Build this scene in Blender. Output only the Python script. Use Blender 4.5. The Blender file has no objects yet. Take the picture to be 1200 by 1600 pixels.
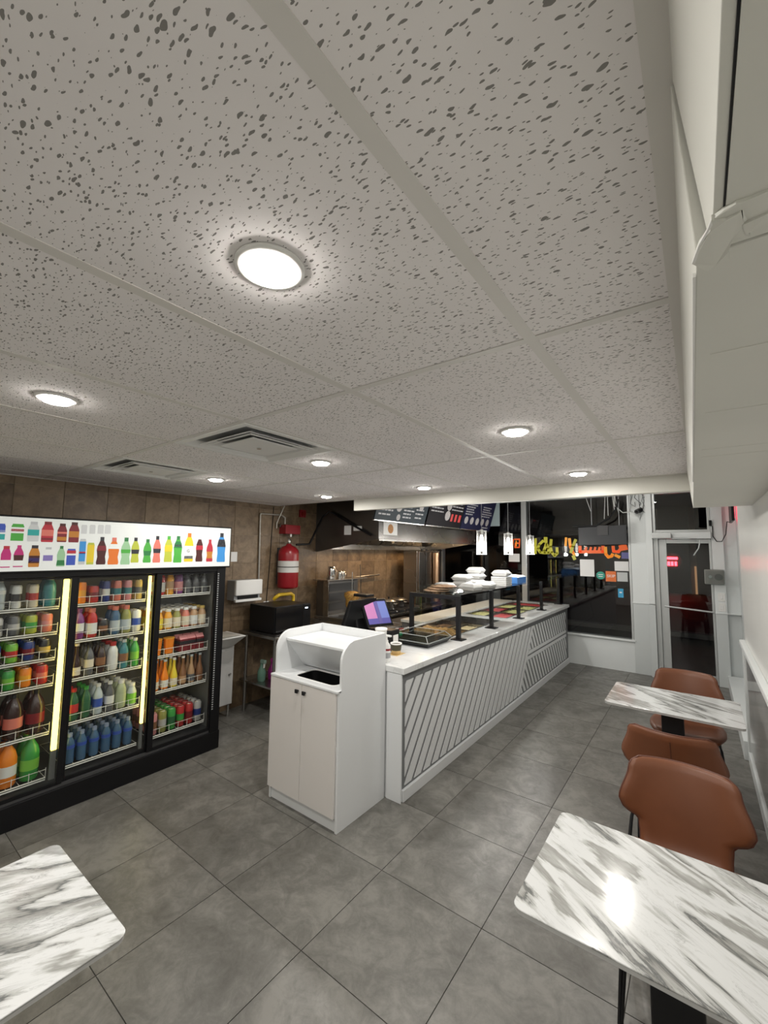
import bpy, bmesh, math, random
from mathutils import Matrix, Vector
random.seed(7)
SC = bpy.context.scene
COL = SC.collection
PI = math.pi
# ---------------------------------------------------------------- camera
CAM_F, CAM_YAW, CAM_PITCH, CAM_ROLL, CAM_H = 655.35, 0.642945, 0.090143, 0.012995, 1.78
def _axes():
    cy, sy, cp, sp = math.cos(CAM_YAW), math.sin(CAM_YAW), math.cos(CAM_PITCH), math.sin(CAM_PITCH)
    f = Vector((-sy*cp, cy*cp, sp)); r = Vector((cy, sy, 0)); u = r.cross(f)
    cr, sr = math.cos(CAM_ROLL), math.sin(CAM_ROLL)
    return r*cr + u*sr, u*cr - r*sr, f
AR, AU, AF = _axes()
cam = bpy.data.cameras.new('camera'); cam.sensor_fit = 'HORIZONTAL'; cam.sensor_width = 36
cam.lens = 36*CAM_F/1200; cam.clip_start = 0.02; cam.clip_end = 200
camo = bpy.data.objects.new('camera', cam); COL.objects.link(camo)
m = Matrix.Identity(4)
for i, a in enumerate((AR, AU, -AF)):
    for j in range(3): m[j][i] = a[j]
m[2][3] = CAM_H
camo.matrix_world = m
SC.camera = camo
# ---------------------------------------------------------------- world, exposure
SC.view_settings.view_transform = 'Standard'; SC.view_settings.look = 'None'
SC.view_settings.gamma = 1; SC.view_settings.use_curve_mapping = False
SC.view_settings.exposure = 0.0
W = bpy.data.worlds.new('night'); SC.world = W; W.use_nodes = True
W.node_tree.nodes['Background'].inputs[0].default_value = (0.012, 0.014, 0.02, 1)
W.node_tree.nodes['Background'].inputs[1].default_value = 0.5
try:
    SC.cycles.use_denoising = True; SC.cycles.max_bounces = 8; SC.cycles.transparent_max_bounces = 24
    SC.cycles.sample_clamp_indirect = 4.0; SC.cycles.caustics_reflective = False; SC.cycles.caustics_refractive = False
except Exception: pass
LAMP_W = 7.6
# ---------------------------------------------------------------- pixel helpers (1200x1600 frame)
def ray(x, y): return AR*((x-600)/CAM_F) - AU*((y-800)/CAM_F) + AF
def onz(x, y, z): d = ray(x, y); k = (z-CAM_H)/d.z; return Vector((d.x*k, d.y*k, z))
def onx(x, y, X): d = ray(x, y); k = X/d.x; return Vector((X, d.y*k, CAM_H+d.z*k))
def ony(x, y, Y): d = ray(x, y); k = Y/d.y; return Vector((d.x*k, Y, CAM_H+d.z*k))
# ---------------------------------------------------------------- materials
MATS = {}
def P(nt): return nt.nodes['Principled BSDF']
def mat(name, col=(.8,.8,.8), rough=.5, metal=0.0, emit=None, es=0.0, spec=None, coat=0.0):
    if name in MATS: return MATS[name]
    M_ = bpy.data.materials.new(name); M_.use_nodes = True; b = P(M_.node_tree)
    b.inputs['Base Color'].default_value = (*col, 1); b.inputs['Roughness'].default_value = rough
    b.inputs['Metallic'].default_value = metal
    if spec is not None: b.inputs['Specular IOR Level'].default_value = spec
    if coat: b.inputs['Coat Weight'].default_value = coat; b.inputs['Coat Roughness'].default_value = .1
    if emit: b.inputs['Emission Color'].default_value = (*emit, 1); b.inputs['Emission Strength'].default_value = es
    MATS[name] = M_; return M_
class NT:
    def __init__(s, M_): s.nt = M_.node_tree; s.b = P(s.nt)
    def n(s, t, **k):
        d = s.nt.nodes.new(t)
        for a, v in k.items():
            if a in ('operation', 'blend_type', 'data_type', 'feature', 'noise_dimensions', 'voronoi_dimensions', 'wave_type', 'bands_direction', 'wave_profile', 'distance', 'interpolation_type', 'musgrave_type'): setattr(d, a, v)
            else: d.inputs[a].default_value = v
        return d
    def l(s, a, b): s.nt.links.new(a, b)
    def math(s, op, a, b=None, c=None):
        d = s.nt.nodes.new('ShaderNodeMath'); d.operation = op
        for i, v in enumerate((a, b, c)):
            if v is None: continue
            if isinstance(v, (int, float)): d.inputs[i].default_value = v
            else: s.l(v, d.inputs[i])
        return d.outputs[0]
    def ramp(s, fac, stops):
        d = s.nt.nodes.new('ShaderNodeValToRGB'); e = d.color_ramp.elements
        while len(e) < len(stops): e.new(.5)
        for i, (p, c) in enumerate(stops): e[i].position = p; e[i].color = (*c, 1)
        s.l(fac, d.inputs[0]); return d.outputs[0]
    def coords(s, scale=(1,1,1), rot=(0,0,0), rnd=True, kind='Object'):
        tc = s.n('ShaderNodeTexCoord'); mp = s.n('ShaderNodeMapping'); mp.inputs['Scale'].default_value = scale; mp.inputs['Rotation'].default_value = rot
        src = tc.outputs[kind]
        if rnd:
            oi = s.n('ShaderNodeObjectInfo'); vm = s.n('ShaderNodeVectorMath', operation='MULTIPLY_ADD')
            cx = s.n('ShaderNodeCombineXYZ'); s.l(oi.outputs['Random'], cx.inputs[0]); s.l(oi.outputs['Random'], cx.inputs[1]); s.l(oi.outputs['Random'], cx.inputs[2])
            s.l(cx.outputs[0], vm.inputs[0]); vm.inputs[1].default_value = (37, 71, 13); s.l(src, vm.inputs[2]); src = vm.outputs[0]
            s.rand = oi.outputs['Random']
        s.l(src, mp.inputs[0]); return mp.outputs[0]
    def noise(s, v, scale, detail=4, rough=.55, dist=0):
        d = s.n('ShaderNodeTexNoise', Scale=scale, Detail=detail, Roughness=rough, Distortion=dist); s.l(v, d.inputs['Vector']); return d.outputs[0]
    def mix(s, f, a, b):
        d = s.nt.nodes.new('ShaderNodeMix'); d.data_type = 'RGBA'
        for i, v in ((0, f), (6, a), (7, b)):
            if isinstance(v, (int, float)): d.inputs[i].default_value = v
            elif isinstance(v, tuple): d.inputs[i].default_value = (*v, 1)
            else: s.l(v, d.inputs[i])
        return d.outputs[2]
    def bump(s, h, strength=.2, dist=.01):
        d = s.n('ShaderNodeBump', Strength=strength, Distance=dist); s.l(h, d.inputs['Height']); s.l(d.outputs[0], s.b.inputs['Normal'])
    def col(s, c): s.l(c, s.b.inputs['Base Color'])
    def ro(s, c): s.l(c, s.b.inputs['Roughness'])

def m_ceiling():
    M_ = mat('ceiling_board', (.7,.68,.64), .95, spec=.2); t = NT(M_); v = t.coords()
    warp = t.n('ShaderNodeTexNoise', Scale=42.0, Detail=2.0); t.l(v, warp.inputs['Vector'])
    va = t.n('ShaderNodeVectorMath', operation='MULTIPLY_ADD'); t.l(warp.outputs['Color'], va.inputs[0]); va.inputs[1].default_value = (.012,.012,.0); t.l(v, va.inputs[2])
    def flecks(scale, sx, rot, lo, amt):
        mp = t.n('ShaderNodeMapping'); mp.inputs['Scale'].default_value = (sx, 1, 0); mp.inputs['Rotation'].default_value = (0,0,rot); t.l(va.outputs[0], mp.inputs[0])
        vo = t.n('ShaderNodeTexVoronoi', Scale=scale); vo.voronoi_dimensions = '2D'; t.l(mp.outputs[0], vo.inputs['Vector'])
        sp = t.n('ShaderNodeSeparateColor'); t.l(vo.outputs['Color'], sp.inputs[0])
        r = t.math('MULTIPLY', t.math('POWER', sp.outputs[0], lo), amt)
        return t.math('GREATER_THAN', r, vo.outputs['Distance'])
    f = t.math('MAXIMUM', flecks(92, .42, .5, 1.0, .15), flecks(84, .36, 2.1, 1.5, .18))
    f = t.math('MAXIMUM', f, flecks(70, .4, 1.3, 2.2, .19))
    n = t.noise(v, 3, 3)
    base = t.ramp(n, [(.3, (.86,.83,.83)), (.7, (.91,.88,.88))])
    t.col(t.mix(f, base, (.26,.25,.24)))
    t.bump(t.math('SUBTRACT', 1.0, f), .25, .004)
    return M_
def m_floor():
    M_ = mat('floor_porcelain', (.12,.12,.115), .4); t = NT(M_); v = t.coords()
    a = t.noise(v, 2.2, 6, .62, .6); b = t.noise(v, 9, 6, .7, 1.0); c = t.noise(v, 60, 3, .7)
    h = t.math('MULTIPLY_ADD', b, .45, t.math('MULTIPLY_ADD', c, .12, t.math('MULTIPLY', a, .6)))
    col = t.ramp(h, [(.42, (.078,.074,.064)), (.56, (.122,.118,.106)), (.68, (.185,.179,.162))])
    t.col(col); t.ro(t.ramp(b, [(.3, (.42,)*3), (.7, (.3,)*3)])); t.bump(c, .05, .002); return M_
def m_walltile():
    M_ = mat('brown_wall_tile', (.2,.14,.09), .45); t = NT(M_); v = t.coords()
    a = t.noise(v, 5, 5, .6, 1.2); b = t.noise(v, 22, 5, .7, .5)
    h = t.math('MULTIPLY_ADD', b, .4, t.math('MULTIPLY', a, .7))
    h = t.math('ADD', h, t.math('MULTIPLY_ADD', t.rand, .18, -.09))
    t.col(t.ramp(h, [(.3, (.078,.052,.031)), (.52, (.165,.113,.066)), (.62, (.215,.152,.092)), (.8, (.29,.215,.135))])); t.bump(b, .1, .003); return M_
def m_marble(name, ang, cols, sc=1.0, rough=.12):
    M_ = mat(name, (.8,.8,.78), rough, coat=.3); t = NT(M_); v = t.coords((1,1,1), (0,0,ang))
    mp = t.n('ShaderNodeMapping'); mp.inputs['Scale'].default_value = (1.0*sc, 4.2*sc, 1); t.l(v, mp.inputs[0])
    a = t.noise(mp.outputs[0], 1.5, 6, .5, .5)
    mp2 = t.n('ShaderNodeMapping'); mp2.inputs['Scale'].default_value = (2.2*sc, 16*sc, 1); t.l(v, mp2.inputs[0])
    b = t.noise(mp2.outputs[0], 1.6, 8, .7, .9)
    a2 = t.math('MULTIPLY_ADD', t.math('SUBTRACT', b, .5), .16, a)
    c1 = t.ramp(a2, [(.34, cols[0]), (.385, cols[1]), (.425, cols[2]), (.44, cols[3]), (.452, cols[1]), (.485, cols[0]), (.545, cols[0]), (.565, cols[1]), (.58, cols[2]), (.64, cols[1]), (.67, cols[0])])
    vein = t.math('ABSOLUTE', t.math('SUBTRACT', b, .47))
    k = t.ramp(vein, [(0, (.5,)*3), (.02, (0,)*3)])
    k2 = t.math('MULTIPLY', k, t.ramp(a, [(.42, (1,)*3), (.56, (.1,)*3)]))
    t.col(t.mix(k2, c1, cols[3])); return M_
def m_quartz():
    M_ = mat('quartz_top', (.8,.81,.8), .18); t = NT(M_); v = t.coords((1,2.2,1), (0,0,.5), rnd=False)
    a = t.noise(v, 1.4, 7, .6, 1.2); vein = t.math('ABSOLUTE', t.math('SUBTRACT', a, .5))
    t.col(t.ramp(vein, [(0, (.62,.63,.63)), (.02, (.71,.72,.72)), (.06, (.735,.745,.745))])); return M_
def m_steel():
    M_ = mat('stainless_steel', (.4,.39,.375), .26, 1.0); t = NT(M_); v = t.coords((1,1,1))
    a = t.noise(v, 1.5, 2); t.ro(t.ramp(a, [(.3, (.24,)*3), (.7, (.3,)*3)])); return M_
def m_leather():
    M_ = mat('brown_leather', (.22,.085,.04), .42); t = NT(M_); v = t.coords(rnd=False)
    a = t.noise(v, 3, 3); b = t.noise(v, 220, 3, .6)
    t.col(t.ramp(a, [(.3, (.15,.05,.02)), (.7, (.195,.067,.028))])); t.bump(b, .12, .001); return M_
def m_glass(name, tint=(.95,.965,.965), ior=1.5, rough=0.0):
    M_ = bpy.data.materials.new(name); M_.use_nodes = True; nt = M_.node_tree; nt.nodes.clear()
    o = nt.nodes.new('ShaderNodeOutputMaterial'); mx = nt.nodes.new('ShaderNodeMixShader'); tr = nt.nodes.new('ShaderNodeBsdfTransparent'); gl = nt.nodes.new('ShaderNodeBsdfGlossy'); fr = nt.nodes.new('ShaderNodeFresnel')
    tr.inputs[0].default_value = (*tint, 1); gl.inputs['Roughness'].default_value = rough; fr.inputs[0].default_value = ior
    ge = nt.nodes.new('ShaderNodeNewGeometry'); sb = nt.nodes.new('ShaderNodeMath'); sb.operation = 'SUBTRACT'; sb.inputs[0].default_value = 1.0; ml = nt.nodes.new('ShaderNodeMath'); ml.operation = 'MULTIPLY'
    nt.links.new(ge.outputs['Backfacing'], sb.inputs[1]); nt.links.new(sb.outputs[0], ml.inputs[0]); nt.links.new(fr.outputs[0], ml.inputs[1]); nt.links.new(ml.outputs[0], mx.inputs[0]); nt.links.new(tr.outputs[0], mx.inputs[1]); nt.links.new(gl.outputs[0], mx.inputs[2]); nt.links.new(mx.outputs[0], o.inputs[0])
    MATS[name] = M_; return M_
def m_wallpaint(name, c, r=.35):
    M_ = mat(name, c, r); t = NT(M_); v = t.coords(rnd=False); a = t.noise(v, 2.0, 4); b = t.noise(v, 90, 3)
    t.col(t.ramp(a, [(.3, tuple(x*.95 for x in c)), (.7, c)])); t.bump(b, .06, .002); return M_
def m_food(name, stops, scale=40):
    M_ = mat(name, stops[0], .5); t = NT(M_); v = t.coords()
    a = t.noise(v, scale, 5, .7, 1.0); n = len(stops)
    t.col(t.ramp(a, [(.3+.4*i/(n-1), c) for i, c in enumerate(stops)])); t.bump(a, .6, .01); return M_
CEIL = m_ceiling(); FLOOR = m_floor(); TILE = m_walltile(); STEEL = m_steel(); LEATHER = m_leather(); QUARTZ = m_quartz()
MARBLE = m_marble('table_marble', .55, [(.64,.65,.65), (.43,.435,.42), (.29,.29,.275), (.12,.125,.125)])
EDGE = mat('table_edge', (.42,.42,.41), .4)
WAINS = m_marble('wainscot_marble', .9, [(.5,.5,.49), (.42,.42,.41), (.34,.34,.33), (.3,.3,.3)], .8, .1)
GLASS = m_glass('clear_glass'); WGLASS = m_glass('window_glass', (.9,.92,.92), 1.8); LAMPGLASS = m_glass('pendant_glass', (.9,.92,.92), 1.7)
def m_frost():
    M_ = bpy.data.materials.new('pendant_shade_glass'); M_.use_nodes = True; nt = M_.node_tree; nt.nodes.clear()
    o = nt.nodes.new('ShaderNodeOutputMaterial'); mx = nt.nodes.new('ShaderNodeMixShader'); tr = nt.nodes.new('ShaderNodeBsdfTransparent'); tl = nt.nodes.new('ShaderNodeBsdfTranslucent'); lw = nt.nodes.new('ShaderNodeLayerWeight')
    tl.inputs[0].default_value = (.9,.9,.88,1); lw.inputs[0].default_value = .35; nt.links.new(lw.outputs['Facing'], mx.inputs[0]); nt.links.new(tr.outputs[0], mx.inputs[1]); nt.links.new(tl.outputs[0], mx.inputs[2]); nt.links.new(mx.outputs[0], o.inputs[0]); return M_
FROST = m_frost()
PLASTIC_CLEAR = m_glass('clear_plastic', (.8,.83,.83), 1.5, .05)
WALLW = m_wallpaint('white_wall_paint', (.78,.78,.75), .28); COLW = m_wallpaint('white_column_paint', (.76,.79,.79)); COLG = m_wallpaint('grey_panel_paint', (.6,.63,.63))
SOFFIT = m_wallpaint('soffit_paint', (.68,.68,.63), .6); FASCIA = m_wallpaint('fascia_paint', (.74,.73,.67), .5)
WHITE = mat('white_laminate', (.73,.745,.755), .28); WHITE2 = mat('white_enamel', (.8,.8,.78), .35); DOORW = mat('white_cabinet_door', (.72,.69,.665), .3)
GROUT = mat('grout', (.075,.07,.062), .9); WGROUT = mat('wall_grout', (.3,.24,.17), .9); TEE = mat('ceiling_tee_paint', (.74,.72,.69), .5)
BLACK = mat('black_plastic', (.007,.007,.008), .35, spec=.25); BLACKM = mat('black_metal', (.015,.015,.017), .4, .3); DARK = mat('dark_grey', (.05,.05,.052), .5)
GREYP = mat('grey_plastic', (.35,.36,.37), .5); SLATG = mat('grey_backer', (.17,.175,.18), .5); SLATW = mat('slat_white', (.74,.75,.76), .35)
ALU = mat('aluminium', (.58,.6,.6), .4, .7); CHROME = mat('chrome', (.75,.75,.74), .12, 1.0); RED = mat('red_enamel', (.26,.01,.016), .3)
WIRE = mat('white_wire', (.8,.78,.72), .35); YELLOW = mat('yellow_pipe', (.75,.5,.03), .4); PAPER = mat('white_paper', (.78,.78,.77), .7)
# ---------------------------------------------------------------- mesh builder
ROOT = {}
class MB:
    def __init__(s): s.v, s.f, s.sm = [], [], []
    def add(s, vs, fs, smooth=False):
        o = len(s.v); s.v += [tuple(x) for x in vs]; s.f += [tuple(i+o for i in f) for f in fs]; s.sm += [smooth]*len(fs); return s
    def box(s, x0, y0, z0, x1, y1, z1):
        x0, x1 = min(x0,x1), max(x0,x1); y0, y1 = min(y0,y1), max(y0,y1); z0, z1 = min(z0,z1), max(z0,z1)
        return s.add([(x0,y0,z0),(x1,y0,z0),(x1,y1,z0),(x0,y1,z0),(x0,y0,z1),(x1,y0,z1),(x1,y1,z1),(x0,y1,z1)], [(0,3,2,1),(4,5,6,7),(0,1,5,4),(1,2,6,5),(2,3,7,6),(3,0,4,7)])
    def hexa(s, b, t):   # four bottom points, four top points
        return s.add(list(b)+list(t), [(0,3,2,1),(4,5,6,7),(0,1,5,4),(1,2,6,5),(2,3,7,6),(3,0,4,7)])
    def cyl(s, a, b, r0, r1=None, n=12, smooth=True):
        a, b = Vector(a), Vector(b); r1 = r0 if r1 is None else r1; d = (b-a).normalized()
        u = d.orthogonal().normalized(); w = d.cross(u); vs = []
        for c, r in ((a, r0), (b, r1)):
            for i in range(n): vs.append(c + (u*math.cos(2*PI*i/n)+w*math.sin(2*PI*i/n))*r)
        s.add(vs, [(i, (i+1)%n, n+(i+1)%n, n+i) for i in range(n)], smooth)
        s.add(vs[:n], [tuple(range(n))[::-1]]); return s.add(vs[n:], [tuple(range(n))])
    def tube(s, pts, r, n=8):
        pts = [Vector(p) for p in pts]; rings = []; u = None
        for i, p in enumerate(pts):
            d = ((pts[min(i+1, len(pts)-1)]-p).normalized() + (p-pts[max(i-1, 0)]).normalized())
            d = d.normalized() if d.length > 1e-6 else Vector((0,0,1))
            u = d.orthogonal().normalized() if u is None else (u - d*u.dot(d)).normalized()
            w = d.cross(u); rings += [p+(u*math.cos(2*PI*k/n)+w*math.sin(2*PI*k/n))*r for k in range(n)]
        L = len(pts)
        s.add(rings, [(i*n+k, i*n+(k+1)%n, (i+1)*n+(k+1)%n, (i+1)*n+k) for i in range(L-1) for k in range(n)], True)
        s.add(rings[:n], [tuple(range(n))[::-1]]); return s.add(rings[-n:], [tuple(range(n))])
    def lathe(s, prof, c=(0,0,0), n=16, smooth=True):
        vs = []; 
        for r, z in prof: vs += [(c[0]+r*math.cos(2*PI*i/n), c[1]+r*math.sin(2*PI*i/n), c[2]+z) for i in range(n)]
        L = len(prof); s.add(vs, [(j*n+i, j*n+(i+1)%n, (j+1)*n+(i+1)%n, (j+1)*n+i) for j in range(L-1) for i in range(n)], smooth)
        s.add(vs[:n], [tuple(range(n))[::-1]]); return s.add(vs[-n:], [tuple(range(n))])
    def prism(s, poly, axis, a0, a1):   # poly in the two other axes (x: (y,z), y: (x,z), z: (x,y))
        def q(p, a): return {'x': (a, p[0], p[1]), 'y': (p[0], a, p[1]), 'z': (p[0], p[1], a)}[axis]
        n = len(poly); vs = [q(p, a0) for p in poly]+[q(p, a1) for p in poly]
        return s.add(vs, [tuple(range(n))[::-1], tuple(range(n, 2*n))]+[(i, (i+1)%n, n+(i+1)%n, n+i) for i in range(n)])
    def quad(s, a, b, c, d): return s.add([a,b,c,d], [(0,1,2,3)])
    def mesh(s, name, M_):
        me = bpy.data.meshes.new(name); me.from_pydata(s.v, [], s.f); me.polygons.foreach_set('use_smooth', s.sm)
        bm = bmesh.new(); bm.from_mesh(me); bmesh.ops.recalc_face_normals(bm, faces=bm.faces); bm.to_mesh(me); bm.free()
        if M_: me.materials.append(M_)
        return me
    def build(s, name, M_, parent=None, bevel=0.0, seg=2, local=False, kind=None, label=None):
        if parent is not None and not local:
            b = ROOT.get(parent.name, Vector((0,0,0))); s.v = [(x-b.x, y-b.y, z-b.z) for x, y, z in s.v]
        me = s.mesh(name, M_); o = bpy.data.objects.new(name, me); COL.objects.link(o)
        if parent is not None:
            o.parent = parent; ROOT[o.name] = ROOT.get(parent.name, Vector((0,0,0)))
        if bevel:
            md = o.modifiers.new('edge', 'BEVEL'); md.width = bevel; md.segments = seg; md.limit_method = 'ANGLE'; md.angle_limit = .7; md.harden_normals = False
        if kind: o['kind'] = kind
        if label: o['label'] = label
        return o
def part(parent, name, M_, *boxes, bevel=0.0, local=False, label=None):
    b = MB()
    for x in boxes: b.box(*x)
    return b.build(name, M_, parent, bevel, local=local, label=label)
def thing(name, label, cat, loc=(0,0,0), rz=0.0, group=None):
    o = bpy.data.objects.new(name, None); COL.objects.link(o); o.location = loc; o.rotation_euler = (0,0,rz); o.empty_display_size = .05
    o['label'] = label; o['category'] = cat
    if group: o['group'] = group
    ROOT[o.name] = Vector(loc); return o
def tag(o, label, cat, group=None, kind=None):
    o['label'] = label; o['category'] = cat
    if group: o['group'] = group
    if kind: o['kind'] = kind
    return o
def struct(name, label=None, loc=(0,0,0)):
    o = bpy.data.objects.new(name, None); COL.objects.link(o); o['kind'] = 'structure'; o.location = loc; ROOT[o.name] = Vector(loc)
    o['label'] = label or name.replace('_', ' '); o['category'] = name.split('_')[0]; return o
def copy_tree(o, parent=None):
    c = o.copy(); COL.objects.link(c); c.parent = parent
    for ch in list(o.children): copy_tree(ch, c)
    return c
def text(s, size, M_, parent, loc, rot, name='lettering', ext=.001, align='CENTER'):
    cu = bpy.data.curves.new(name, 'FONT'); cu.body = s; cu.size = size; cu.extrude = ext; cu.align_x = align; cu.align_y = 'CENTER'; cu.materials.append(M_)
    o = bpy.data.objects.new(name, cu); COL.objects.link(o)
    if parent is not None: o.parent = parent; o.location = Vector(loc)-ROOT.get(parent.name, Vector((0,0,0)))
    else: o.location = loc
    o.rotation_euler = rot; bpy.context.view_layer.update()
    me = bpy.data.meshes.new_from_object(o.evaluated_get(bpy.context.evaluated_depsgraph_get())); q = bpy.data.objects.new(name, me); COL.objects.link(q)
    q.parent = o.parent; q.location = o.location.copy(); q.rotation_euler = rot
    bpy.data.objects.remove(o); q.name = name; return q
# ================================================================ structure
XL, XR, YB, YW, ZC, ZU = -4.25, .28, -1.8, 7.42, 2.32, 2.85
# ---- floor: each porcelain tile is a piece
fl = MB().box(XL-.1, YB-.1, -.06, .62, YW+.12, -.004).build('floor', GROUT, kind='structure')
fl['label'] = 'large grey porcelain floor tiles with dark joints'; fl['category'] = 'floor'
PX, PY, X0, Y0 = .5925, .5955, -.902, 1.422
tm = {}
i0, i1 = math.floor((XL-X0)/PX), math.ceil((.45-X0)/PX); j0, j1 = math.floor((YB-Y0)/PY), math.ceil((YW-Y0)/PY)
for i in range(i0, i1):
    for j in range(j0, j1):
        a0, a1 = max(X0+i*PX+.002, XL), min(X0+(i+1)*PX-.002, .45); b0, b1 = max(Y0+j*PY+.002, YB), min(Y0+(j+1)*PY-.002, YW)
        if a1-a0 < .02 or b1-b0 < .02: continue
        k = (round(a1-a0, 3), round(b1-b0, 3)); w, h = (a1-a0)/2, (b1-b0)/2
        if k not in tm: tm[k] = MB().box(-w, -h, -.008, w, h, 0).mesh('floor_tile', FLOOR)
        o = bpy.data.objects.new('floor_tile', tm[k]); COL.objects.link(o); o.parent = fl; o.location = ((a0+a1)/2, (b0+b1)/2, 0)
# ---- left wall with brown tiles
wl = MB().box(XL-.12, YB, 0, XL-.006, YW+.12, ZU).build('wall_left', WGROUT, kind='structure')
wl['label'] = 'brown stone-look square tiled wall behind the cooler and kitchen'; wl['category'] = 'wall'
T = .3262; tw = {}
for i in range(-1, 21):
    for j in range(0, 9):
        y0, y1 = .863+(i)*T+.0025, .863+(i+1)*T-.0025; z0, z1 = -.02+j*.3255+.0025, -.02+(j+1)*.3255-.0025
        z0 = max(z0, 0); z1 = min(z1, ZU if y0 > 3.4 else ZC)
        if y1 > YW: y1 = YW
        if z1-z0 < .03 or y1-y0 < .03: continue
        if y0 < 2.2 and z1 < 1.9: continue      # behind the cooler
        k = (round(y1-y0, 3), round(z1-z0, 3)); a, b = (y1-y0)/2, (z1-z0)/2
        if k not in tw: tw[k] = MB().box(-.008, -a, -b, 0, a, b).mesh('wall_tile', TILE)
        o = bpy.data.objects.new('wall_tile', tw[k]); COL.objects.link(o); o.parent = wl; o.location = (XL+random.uniform(-.0008,.0008), (y0+y1)/2, (z0+z1)/2)
# ---- back wall (behind the viewer)
o = MB().box(XL, YB-.1, 0, .62, YB, ZU).build('wall_back', WALLW, kind='structure'); o['label'] = 'plain white wall closing the seating area'; o['category'] = 'wall'
# ---- right wall: paint above, glossy marble wainscot below, rail, baseboard
wr = struct('wall_right', 'white painted side wall over a glossy grey marble wainscot')
YE = 4.95
part(wr, 'painted_wall', WALLW, (XR+.012, YB, .0, .62, YE, ZU))
for k, (y0, y1) in enumerate([(YB, -.6), (-.598, .6), (.602, 1.8), (1.802, 3.0), (3.002, 4.2), (4.202, YE-.06)]):
    part(wr, 'wainscot_panel', WAINS, (XR-.002, y0, .1, XR+.013, y1, .985))
part(wr, 'end_stile', COLW, (XR-.012, YE-.06, 0, XR+.013, YE+.004, 1.0), bevel=.003)
b = MB().box(XR-.028, YB, .985, XR+.013, YE+.01, 1.03); b.build('chair_rail', COLW, wr, bevel=.008)
part(wr, 'skirting', COLW, (XR-.014, YB, 0, XR+.012, YE-.06, .1), bevel=.004)
part(wr, 'recess_wall', COLW, (.42, YE+.005, 0, .62, YW+.12, ZU))
lg = part(wr, 'low_ledge', COLW, (.24, YE+.012, 0, .419, YW-.002, .16), bevel=.004)
# ---- ceiling: tee grid and mineral fibre boards
ce = MB().box(XL, YB, ZC+.03, .05, 3.47, ZC+.06).build('ceiling', DARK, kind='structure'); ce['label'] = 'low suspended ceiling of flecked mineral fibre boards in a tee grid'; ce['category'] = 'ceiling'
XS = [-.32-.61*k for k in range(0, 8)]; XS = [.02]+[x for x in XS if x > XL+.1]+[XL]
YS = [YB, -.16, 1.045, 2.248, 3.44]
VENTS = [(-2.15, -1.54), (-3.37, -2.76)]
cm = {}
for i in range(len(XS)-1):
    x1, x0 = XS[i]-.012, XS[i+1]+.012
    if x1-x0 < .03: continue
    for j in range(len(YS)-1):
        y0, y1 = YS[j]+.012, YS[j+1]-.0165
        for vx in VENTS:
            if abs(XS[i]-vx[1]) < .02 and j == 2: y0 = 1.655+.012
        k = (round(x1-x0, 3), round(y1-y0, 3)); w, h = (x1-x0)/2, (y1-y0)/2
        if k not in cm: cm[k] = MB().box(-w, -h, 0, w, h, .014).mesh('ceiling_tile', CEIL)
        o = bpy.data.objects.new('ceiling_tile', cm[k]); COL.objects.link(o); o.parent = ce; o.location = ((x0+x1)/2, (y0+y1)/2, ZC+.001)
for x in XS[1:-1]: part(ce, 'ceiling_tee', TEE, (x-.0145, YB, ZC-.0006, x+.0145, 3.452, ZC+.029))
for y in YS[1:]: part(ce, 'ceiling_tee', TEE, (XL, y-.0125, ZC-.0002, .02, y+.0125, ZC+.028))
part(ce, 'wall_angle', TEE, (XL, YB, ZC-.002, XL+.028, 3.45, ZC+.02)); part(ce, 'wall_angle', TEE, (-.028, YB, ZC-.002, .02, 3.45, ZC+.02))
# fascia where the low ceiling stops, and the higher ceiling beyond
fa = MB().box(-3.02, 3.475, 2.205, .03, 3.53, ZU).build('trim_1', FASCIA, kind='structure', bevel=.004); fa['label'] = 'cream fascia board edging the low ceiling'; fa['category'] = 'trim'
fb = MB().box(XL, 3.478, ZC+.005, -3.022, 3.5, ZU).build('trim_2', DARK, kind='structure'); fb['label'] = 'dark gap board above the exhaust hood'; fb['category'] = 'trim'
cu = MB().box(XL, 3.47, ZU, .62, YW+.12, ZU+.06).build('ceiling_upper', TEE, kind='structure'); cu['label'] = 'higher painted ceiling over the serving counter'; cu['category'] = 'ceiling'
# ---- soffit along the right wall
so = struct('soffit_right', 'painted drywall soffit box with a torn corner along the side wall')
def bx(y): return .0168-.0098*y
def tx(y): return -.003-.0131*(y-.45)
def sec(y0, y1, zb): return [(bx(y0),y0,zb),(XR+.012,y0,zb),(XR+.012,y1,zb),(bx(y1),y1,zb)], [(tx(y0),y0,ZC+.02),(XR+.012,y0,ZC+.02),(XR+.012,y1,ZC+.02),(tx(y1),y1,ZC+.02)]
MB().hexa(*sec(.545, 3.62, 2.10)).build('soffit_box', SOFFIT, so, bevel=.0015)
MB().hexa([(.0235,YB,2.1),(XR+.012,YB,2.1),(XR+.012,.54,2.1),(.0245,.54,2.1)], [(-.004,YB,ZC+.02),(XR+.012,YB,ZC+.02),(XR+.012,.54,ZC+.02),(-.003,.54,ZC+.02)]).build('soffit_box', SOFFIT, so, bevel=.001)
part(so, 'open_joint', BLACK, (.0318, YB, 2.0992, .0334, .478, 2.1004))
part(so, 'soffit_panel', SOFFIT, (.0336, YB, 2.0975, XR, .47, 2.0999))
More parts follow.
